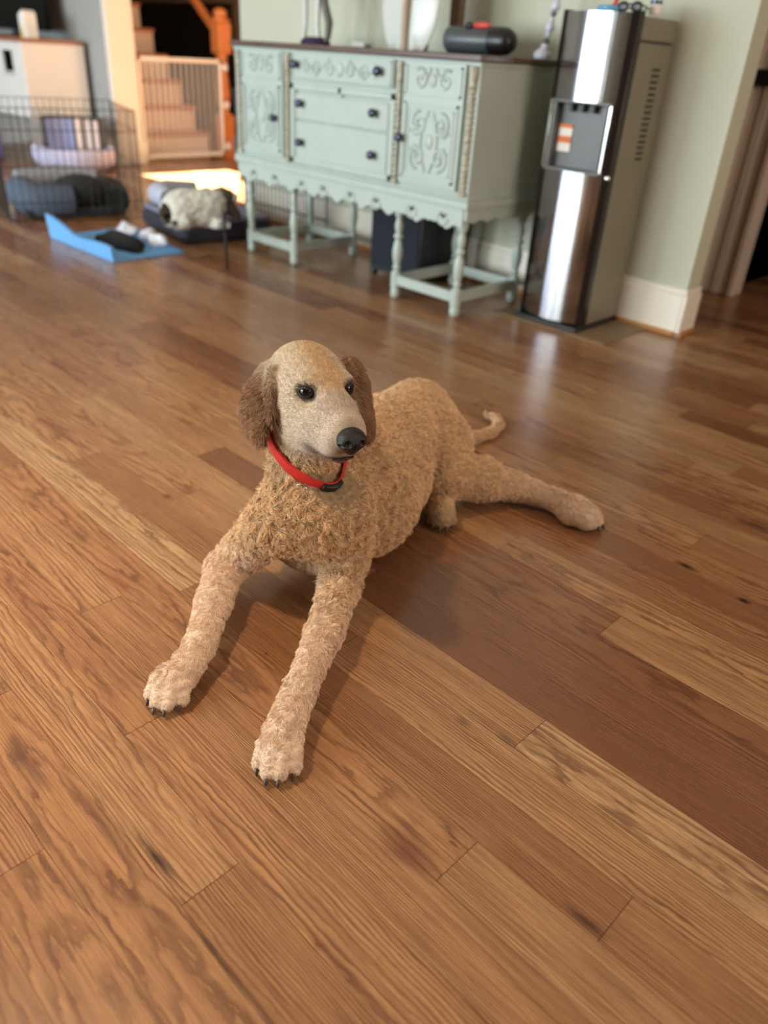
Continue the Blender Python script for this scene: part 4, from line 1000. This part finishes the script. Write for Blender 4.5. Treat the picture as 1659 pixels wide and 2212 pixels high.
def build_dog():
    G = dog_field(.0042); V, Q = G.mesh(); V = relax(V, Q, 2, .5); N = vnorm(V, Q)
    col, head, ear, legs, hind = dog_coat(V)
    curl = (1-head)*(1-.5*ear)*(1-.5*sstep(.92, 1.08, V[:, 1]))
    amp = .0044*curl*(1-.62*np.clip(legs+hind, 0, 1))
    disp = wavy(V, .020, 11, 8)*.6+wavy(V, .011, 12, 8)*.5
    ok = sstep(.006, .02, V[:, 2])
    V = V+N*(amp*disp*ok)[:, None]; V[:, 2] = np.maximum(V[:, 2], .0008); N = vnorm(V, Q)
    t = thing('dog', 'large golden tan curly-coated dog with a red collar lying on the wooden floor', 'dog', (-.95, .95, 0))
    mcoat = coat_material('dog_coat'); body = skin_mesh('body', V, Q, np.clip(col*(1.05+.0*head[:, None])*(.62+.48*head[:, None]+.30*np.clip(legs+hind, 0, 1)[:, None]), 0, 1), mcoat, t)  # skin darkened below the fur, painting shade into the gaps between curls
    # ---- collar, fitted round the neck
    def hit(x, y):
        d = ray(x, y); ts = np.linspace(.9, 1.9, 1001); s = lookup(G, np.array([0, 0, CAMH])+ts[:, None]*d); return np.array([0, 0, CAMH])+d*ts[np.argmax(s < 0)]
    pa, pb, pc = hit(618, 998), hit(680, 1040), hit(734, 1016)
    ax = nrm(np.cross(pb-pa, pc-pa)); ax = ax if ax[2] > 0 else -ax
    nc = (pa+pc)/2; nc = nc+.030*nrm(fw-(fw@ax)*ax)
    e1 = nrm(hl-(hl@ax)*ax); e2 = np.cross(ax, e1)
    K = 72; ring = []
    for i in range(K):
        a = 2*math.pi*i/K; d = e1*math.cos(a)+e2*math.sin(a); rs = np.linspace(.02, .16, 141); s = lookup(G, nc+rs[:, None]*d)
        k = np.argmax(s > 0) if (s > 0).any() else 60; ring.append(min(rs[k], .105))
    ring = np.array(ring)
    for _ in range(6): ring = (np.roll(ring, 1)+ring*2+np.roll(ring, -1))/4
    ring += .0035
    def band(i0, i1, w, r0, r1, off=0.0):
        mb = MB(); vs = []; fs = []; n = i1-i0
        for j in range(n+1):
            i = (i0+j) % K; a = 2*math.pi*i/K; d = e1*math.cos(a)+e2*math.sin(a)
            for rr_, ww in ((ring[i]+r0, -w/2), (ring[i]+r1, -w/2*.92), (ring[i]+r1, w/2*.92), (ring[i]+r0, w/2)): vs.append(nc+d*rr_+ax*(ww+off))
        for j in range(n):
            for k in range(4): fs.append((4*j+k, 4*j+(k+1) % 4, 4*j+4+(k+1) % 4, 4*j+4+k))
        fs += [(0, 1, 2, 3), (4*n+3, 4*n+2, 4*n+1, 4*n)]
        return mb.add(vs, fs)
    mred = mat('red_webbing', (196, 34, 26), .6, var=.12, scale=300, bump=.3, bscale=600)
    col_o = band(0, K, .021, -.003, .0022).build('collar', mred, t, smooth=40); col_o['label'] = 'red webbing collar'
    # front of the neck is where the ring faces the camera
    def near(x, y):
        best = []
        for i in range(K):
            a = 2*math.pi*i/K; q = nc+(e1*math.cos(a)+e2*math.sin(a))*ring[i]-np.array([0, 0, CAMH]); z = q@fw
            best.append(math.hypot(cx+FPX*(q@RX)/z-x, cy-FPX*(q@UP)/z-y)+(400 if (e1*math.cos(a)+e2*math.sin(a))@fw > .2 else 0))
        return int(np.argmin(best))
    fr = near(712, 1046)
    sgn = 1 if (e1*math.cos(2*math.pi*(fr+5)/K)+e2*math.sin(2*math.pi*(fr+5)/K))@RX > 0 else -1
    i0 = fr-3; i1 = fr+4; i0, i1 = min(i0, i1), max(i0, i1)
    b = band(i0, i1, .026, .001, .0085).build('buckle', mat('buckle_black', (12, 12, 14), .35, var=.1), col_o, bevel=.0015); b['label'] = 'black plastic buckle'
    i = near(655, 1052); a = 2*math.pi*i/K; d = e1*math.cos(a)+e2*math.sin(a); p = nc+d*(ring[i]+.009)-ax*.012; tv = np.cross(ax, d)
    mb = MB(); mb.tube([p+(tv*math.cos(q)+(-ax*.8+d*.3)*math.sin(q))*.010-ax*.004 for q in [2*math.pi*k/20 for k in range(20)]], .0013, 8, closed=True)
    mb.build('ring', M['chrome'], col_o, smooth=60)
    p2 = p-ax*.022+d*.006
    mb = MB(); mb.tube([p2-tv*.006+ax*.006, p2-tv*.007-ax*.004, p2-ax*.009, p2+tv*.007-ax*.004, p2+tv*.006+ax*.006], .002, 8); mb.build('tag', mat('brass_tag', (214, 176, 110), .2, 1.0, var=.05), col_o, smooth=60)
    # ---- nose, eyes, lips, claws
    FN = Field(E0+np.array([-.2, -.2, -.2]), E0+np.array([.25, .2, .15]), .0016)
    nz = Hd(.104, 0, -.023); FN = Field(nz-.04, nz+.04, .0013)
    FN.ell(nz, (.017, .0215, .0165), HR, .004); FN.ell(nz+.006*hf-.004*hu, (.013, .0235, .0125), HR, .008); FN.ell(nz+.004*hf-.014*hu, (.010, .012, .012), HR, .006)
    for s in (-1, 1): FN.ell(nz+.0195*hf+s*.0115*hl-.002*hu, (.008, .0048, .0058), HR, .003, True); FN.ell(nz+.014*hf+s*.021*hl-.006*hu, (.008, .005, .0025), HR, .002, True)
    FN.ell(nz+.020*hf-.012*hu, (.006, .0012, .012), HR, .002, True)
    NV, NQ = FN.mesh(); NV = relax(NV, NQ, 2, .5)
    mb = MB(); mb.add(NV.tolist(), NQ.tolist()); no = mb.build('nose', mat('nose_black', (14, 12, 13), .3, var=.2, scale=300, bump=.35, bscale=900), t, smooth=80); no['label'] = 'moist black nose'
    meye = mat('eye_dark', (10, 7, 6), .08, var=.1, spec=.5); mlid = mat('eyelid_dark', (34, 26, 22), .5, var=.1)
    for s in (-1, 1):
        c = Hd(-.0048, s*.0330, .002); mb = MB(); mb.ball(c, .0120, 24, 16); mb.build('eye', meye, t, smooth=80)
        out = nrm(.78*hf+s*.55*hl+.12*hu); w = nrm(hl*s-(hl*s@out)*out); h_ = np.cross(out, w)
        mb = MB(); pts = []
        for k in range(28):
            a = 2*math.pi*k/28; ca_, sa_ = math.cos(a), math.sin(a); r_ = .0117
            p = w*ca_*.0104+h_*sa_*.0074; pts.append(c+p+out*math.sqrt(max(1e-6, (r_+.0006)**2-p@p)))
        mb.tube(pts, .0019, 8, closed=True); mb.build('eyelid', mlid, t, smooth=80)
    # mouth line and dark lip edge
    mlip = mat('lip_dark', (46, 32, 30), .4, var=.15)
    for s in (-1, 1):
        pts = []
        for q in np.linspace(0, 1, 16):
            ang = q*R(30); uu = -.067-.004*q; o_ = Hd(.062+.06*math.cos(ang), s*.06*math.sin(ang), uu); c_ = Hd(.058-.03*q, 0, uu); dd = nrm(o_-c_)
            rs = np.linspace(0, .09, 181); sd = lookup(G, c_+rs[:, None]*dd); k = np.argmax(sd > 0) if (sd > 0).any() else 0; pts.append(c_+dd*(rs[k]+.0012))
        mb = MB(); mb.tube(pts, [.0024]*8+[.0020]*7+[.001], 8); mb.build('lip', mlip, t, smooth=80)
    mclaw = mat('claw_dark', (70, 52, 46), .4, var=.2)
    for c, d in zip(TOES, TOED):
        p = c+d*.0080-np.array([0, 0, .0015]); mb = MB()
        mb.tube([p-d*.004, p+d*.002-[0, 0, .001], p+d*.0055-[0, 0, .005], p+d*.0068-[0, 0, min(.009, c[2]-.006)]], [.0036, .0035, .0026, .0012], 8); mb.build('claw', mclaw, t, smooth=70)
    # ---- fur: short clipped coat made of real strands
    rng = np.random.RandomState(2)
    a, b_, c, d = (V[Q[:, k]] for k in range(4)); area_ = .5*np.linalg.norm(np.cross(c-a, d-b_), axis=1); cent = (a+b_+c+d)/4
    wgt = area_.copy(); qh = (cent-E0)@HR.T
    isH = sstep(-.12, -.08, qh[:, 2])*sstep(-.2, -.15, qh[:, 0]); wgt *= 1+1.3*isH
    wgt *= np.where(cent[:, 2] < .004, 0, 1)
    facing = ((cent-np.array([0, 0, CAMH]))*vnorm(V, Q)[Q[:, 0]]).sum(1); wgt *= np.where(facing > .25, .35, 1)
    n = FUR; fi = rng.choice(len(Q), n, p=wgt/wgt.sum()); ru, rv = rng.rand(n, 1), rng.rand(n, 1)
    root = (a[fi]*(1-ru)+b_[fi]*ru)*(1-rv)+(d[fi]*(1-ru)+c[fi]*ru)*rv
    nn = [N[Q[fi, k]] for k in range(4)]; nr = (nn[0]*(1-ru)+nn[1]*ru)*(1-rv)+(nn[3]*(1-ru)+nn[2]*ru)*rv; nr /= np.linalg.norm(nr, axis=1)[:, None]+1e-9
    cc, h_, e_, lg, hd = dog_coat(root); q = (root-E0)@HR.T; f, l, u = q.T
    keep = np.ones(n, bool)
    for s in (-1, 1):
        keep &= ((f-.005)/.016)**2+((l-s*.0345)/.0125)**2+((u-.003)/.0092)**2 > 1
    keep &= np.linalg.norm(root-nz, axis=1) > .0235
    rc = root-nc; hgt = rc@ax; rad = np.linalg.norm(rc-hgt[:, None]*ax, axis=1); keep &= ~((np.abs(hgt) < .0105) & (rad < .09))
    root, nr, cc, h_, e_, lg, hd, f, l, u, hgt, rad = [x[keep] for x in (root, nr, cc, h_, e_, lg, hd, f, l, u, hgt, rad)]; n = len(root)
    # combing direction
    trunk = np.array([-.15, .75, -.62]); comb = np.tile(trunk, (n, 1))
    comb = comb+(np.array([.45, -.75, -.45])-comb)*np.clip(lg, 0, 1)[:, None]; comb = comb+(np.array([.9, .1, -.4])-comb)*np.clip(hd, 0, 1)[:, None]
    back = root-Hd(.12, 0, -.02); back /= np.linalg.norm(back, axis=1)[:, None]; comb = comb+(back-comb)*h_[:, None]
    down = np.array([0, 0, -1.])*.9-.2*hf; comb = comb+(down-comb)*e_[:, None]
    rear = sstep(.92, 1.08, root[:, 1]); curlw = (1-h_)*(1-.45*e_)*(1-.45*np.clip(lg+hd, 0, 1))*(1-.55*rear)
    vec = np.stack([wavy(root, .026, 21+k, 7) for k in range(3)], 1)+.6*np.stack([wavy(root, .013, 31+k, 7) for k in range(3)], 1)
    comb = comb+vec*(1.0*curlw+.16)[:, None]+rng.normal(size=(n, 3))*.16
    comb -= (comb*nr).sum(1)[:, None]*nr; comb /= np.linalg.norm(comb, axis=1)[:, None]+1e-9
    length = (.0115*(1-h_)+.0060*h_); length = length+(.014-length)*e_; length = length+(.0075-length)*np.clip(lg+hd, 0, 1)*.9
    td = np.min(np.stack([np.linalg.norm(root-t_, axis=1) for t_ in TOES]), 0); length = .0038+(length-.0038)*sstep(.022, .05, td)
    length *= (1-.25*rear*(1-np.clip(hd, 0, 1)))*rng.uniform(.7, 1.2, n); length *= sstep(.0, .012, root[:, 2])*.7+.3
    length *= np.where((np.abs(hgt) < .022) & (rad < .12), .6, 1)
    muzz = sstep(.06, .09, f)*h_; length *= 1-.5*muzz
    lift = (.55*(1-h_)+.28*h_)+.2*rng.rand(n); bend = .55+.5*curlw
    S = 5; pts = np.zeros((n, S, 3)); side = np.cross(nr, comb); cs = wavy(root, .017, 41)*curlw
    for k in range(S):
        t_ = k/(S-1)
        pts[:, k] = root-nr*.0006 + (nr*(lift*t_-.42*lift*bend*t_*t_)[:, None] + comb*(t_*(1-.15*t_)) + side*(cs*.75*np.sin(t_*2.6))[:, None])*length[:, None]
    pts[:, :, 2] = np.maximum(pts[:, :, 2], .0006)
    cu = bpy.data.hair_curves.new('fur'); cu.add_curves([S]*n)
    cu.attributes['position'].data.foreach_set('vector', pts.astype(np.float32).ravel())
    ra = cu.attributes.get('radius') or cu.attributes.new('radius', 'FLOAT', 'POINT')
    ra.data.foreach_set('value', np.tile(np.array([.00034, .00032, .00028, .0002, .00008], np.float32), n))
    td = np.min(np.stack([np.linalg.norm(root-t_, axis=1) for t_ in TOES]), 0); cc = cc*(.80+.20*sstep(.02, .06, td))[:, None]
    hc = np.clip(cc*(1.25-.25*h_+.25*(1-h_)*(1-np.clip(lg+hd, 0, 1))*(1-e_))[:, None]*rng.uniform(.78, 1.24, n)[:, None]*(1+.12*wavy(root, .009, 51))[:, None], 0, .95)
    ca = cu.attributes.new('coat', 'FLOAT_COLOR', 'CURVE'); ca.data.foreach_set('color', np.c_[hc, np.ones(n)].astype(np.float32).ravel())
    mf = bpy.data.materials.new('dog_fur'); mf.use_nodes = True; nt = mf.node_tree; bb = nt.nodes['Principled BSDF']; at = nt.nodes.new('ShaderNodeAttribute'); at.attribute_name = 'coat'
    nt.links.new(at.outputs['Color'], bb.inputs['Base Color']); bb.inputs['Roughness'].default_value = .55; bb.inputs['Specular IOR Level'].default_value = .3
    cu.materials.append(mf); fo = bpy.data.objects.new('fur', cu); C.objects.link(fo); hang(fo, t); tag(fo, None, None, None, 'stuff')
FUR = 230000
build_dog()

# the second dog, asleep on the flat bed
def build_small_dog():
    h = .007; G = Field((-4.25, 2.0, .10), (-3.25, 2.85, .42), h)
    b0, b1 = P(392, 452, .185), P(448, 446, .195)
    G.chain([b0, b1], [.088, .082], .02); G.ell(P(385, 462, .165), (.085, .085, .07), k=.03); G.ell(P(425, 468, .15), (.10, .085, .05), k=.02)
    G.chain([P(440, 476, .135), P(470, 486, .128), P(492, 488, .126)], [.034, .026, .024], .01)
    G.chain([P(400, 484, .135), P(375, 488, .13)], [.03, .024], .01)
    G.chain([P(372, 455, .16), P(357, 462, .14), P(362, 480, .130)], [.025, .016, .012], .01)
    hc = P(478, 432, .205); mz = P(508, 462, .150)
    G.chain([b1, hc], [.07, .058], .02); G.ell(hc, (.062, .062, .058), k=.015); G.chain([hc, mz], [.046, .028], .015)
    G.chain([P(462, 418, .235), P(458, 440, .19), P(464, 462, .155)], [.016, .026, .014], .008); G.chain([P(496, 414, .22), P(510, 428, .19)], [.014, .018], .008)
    V, Q = G.mesh(); V = relax(V, Q, 2, .5); N = vnorm(V, Q); V = V+N*(.004*wavy(V, .04, 8))[:, None]; V[:, 2] = np.maximum(V[:, 2], .1125)
    white, brown = L3(214, 212, 204), L3(96, 84, 74)
    wt = sstep(.105, .075, np.linalg.norm(V-(hc*.6+mz*.4), axis=1)); k2 = sstep(.06, .035, np.linalg.norm(V-P(366, 448, .17), axis=1)); k3 = sstep(.05, .02, np.linalg.norm(V-P(425, 478, .15), axis=1))*.4
    col = white+(brown-white)*np.clip(wt+k2*.8+k3, 0, 1)[:, None]; col *= (1-.15*(wavy(V, .03, 9)*.5+.5))[:, None]
    t = thing('dog', 'white dog with a grey brown head curled up asleep on the flat dog bed', 'dog', (-3.75, 2.4, .112))
    skin_mesh('body', V, Q, np.clip(col, 0, 1), coat_material('white_coat'), t)
    mb = MB(); mb.ball(mz+nrm(mz-hc)*.024, (.013, .013, .010)); mb.build('nose', M['black'], t, smooth=70)
    mb = MB(); mb.ball(P(498, 438, .205)+nrm(-fw)*.004, (.008, .008, .007)); mb.build('eye', M['black'], t, smooth=70)
build_small_dog()
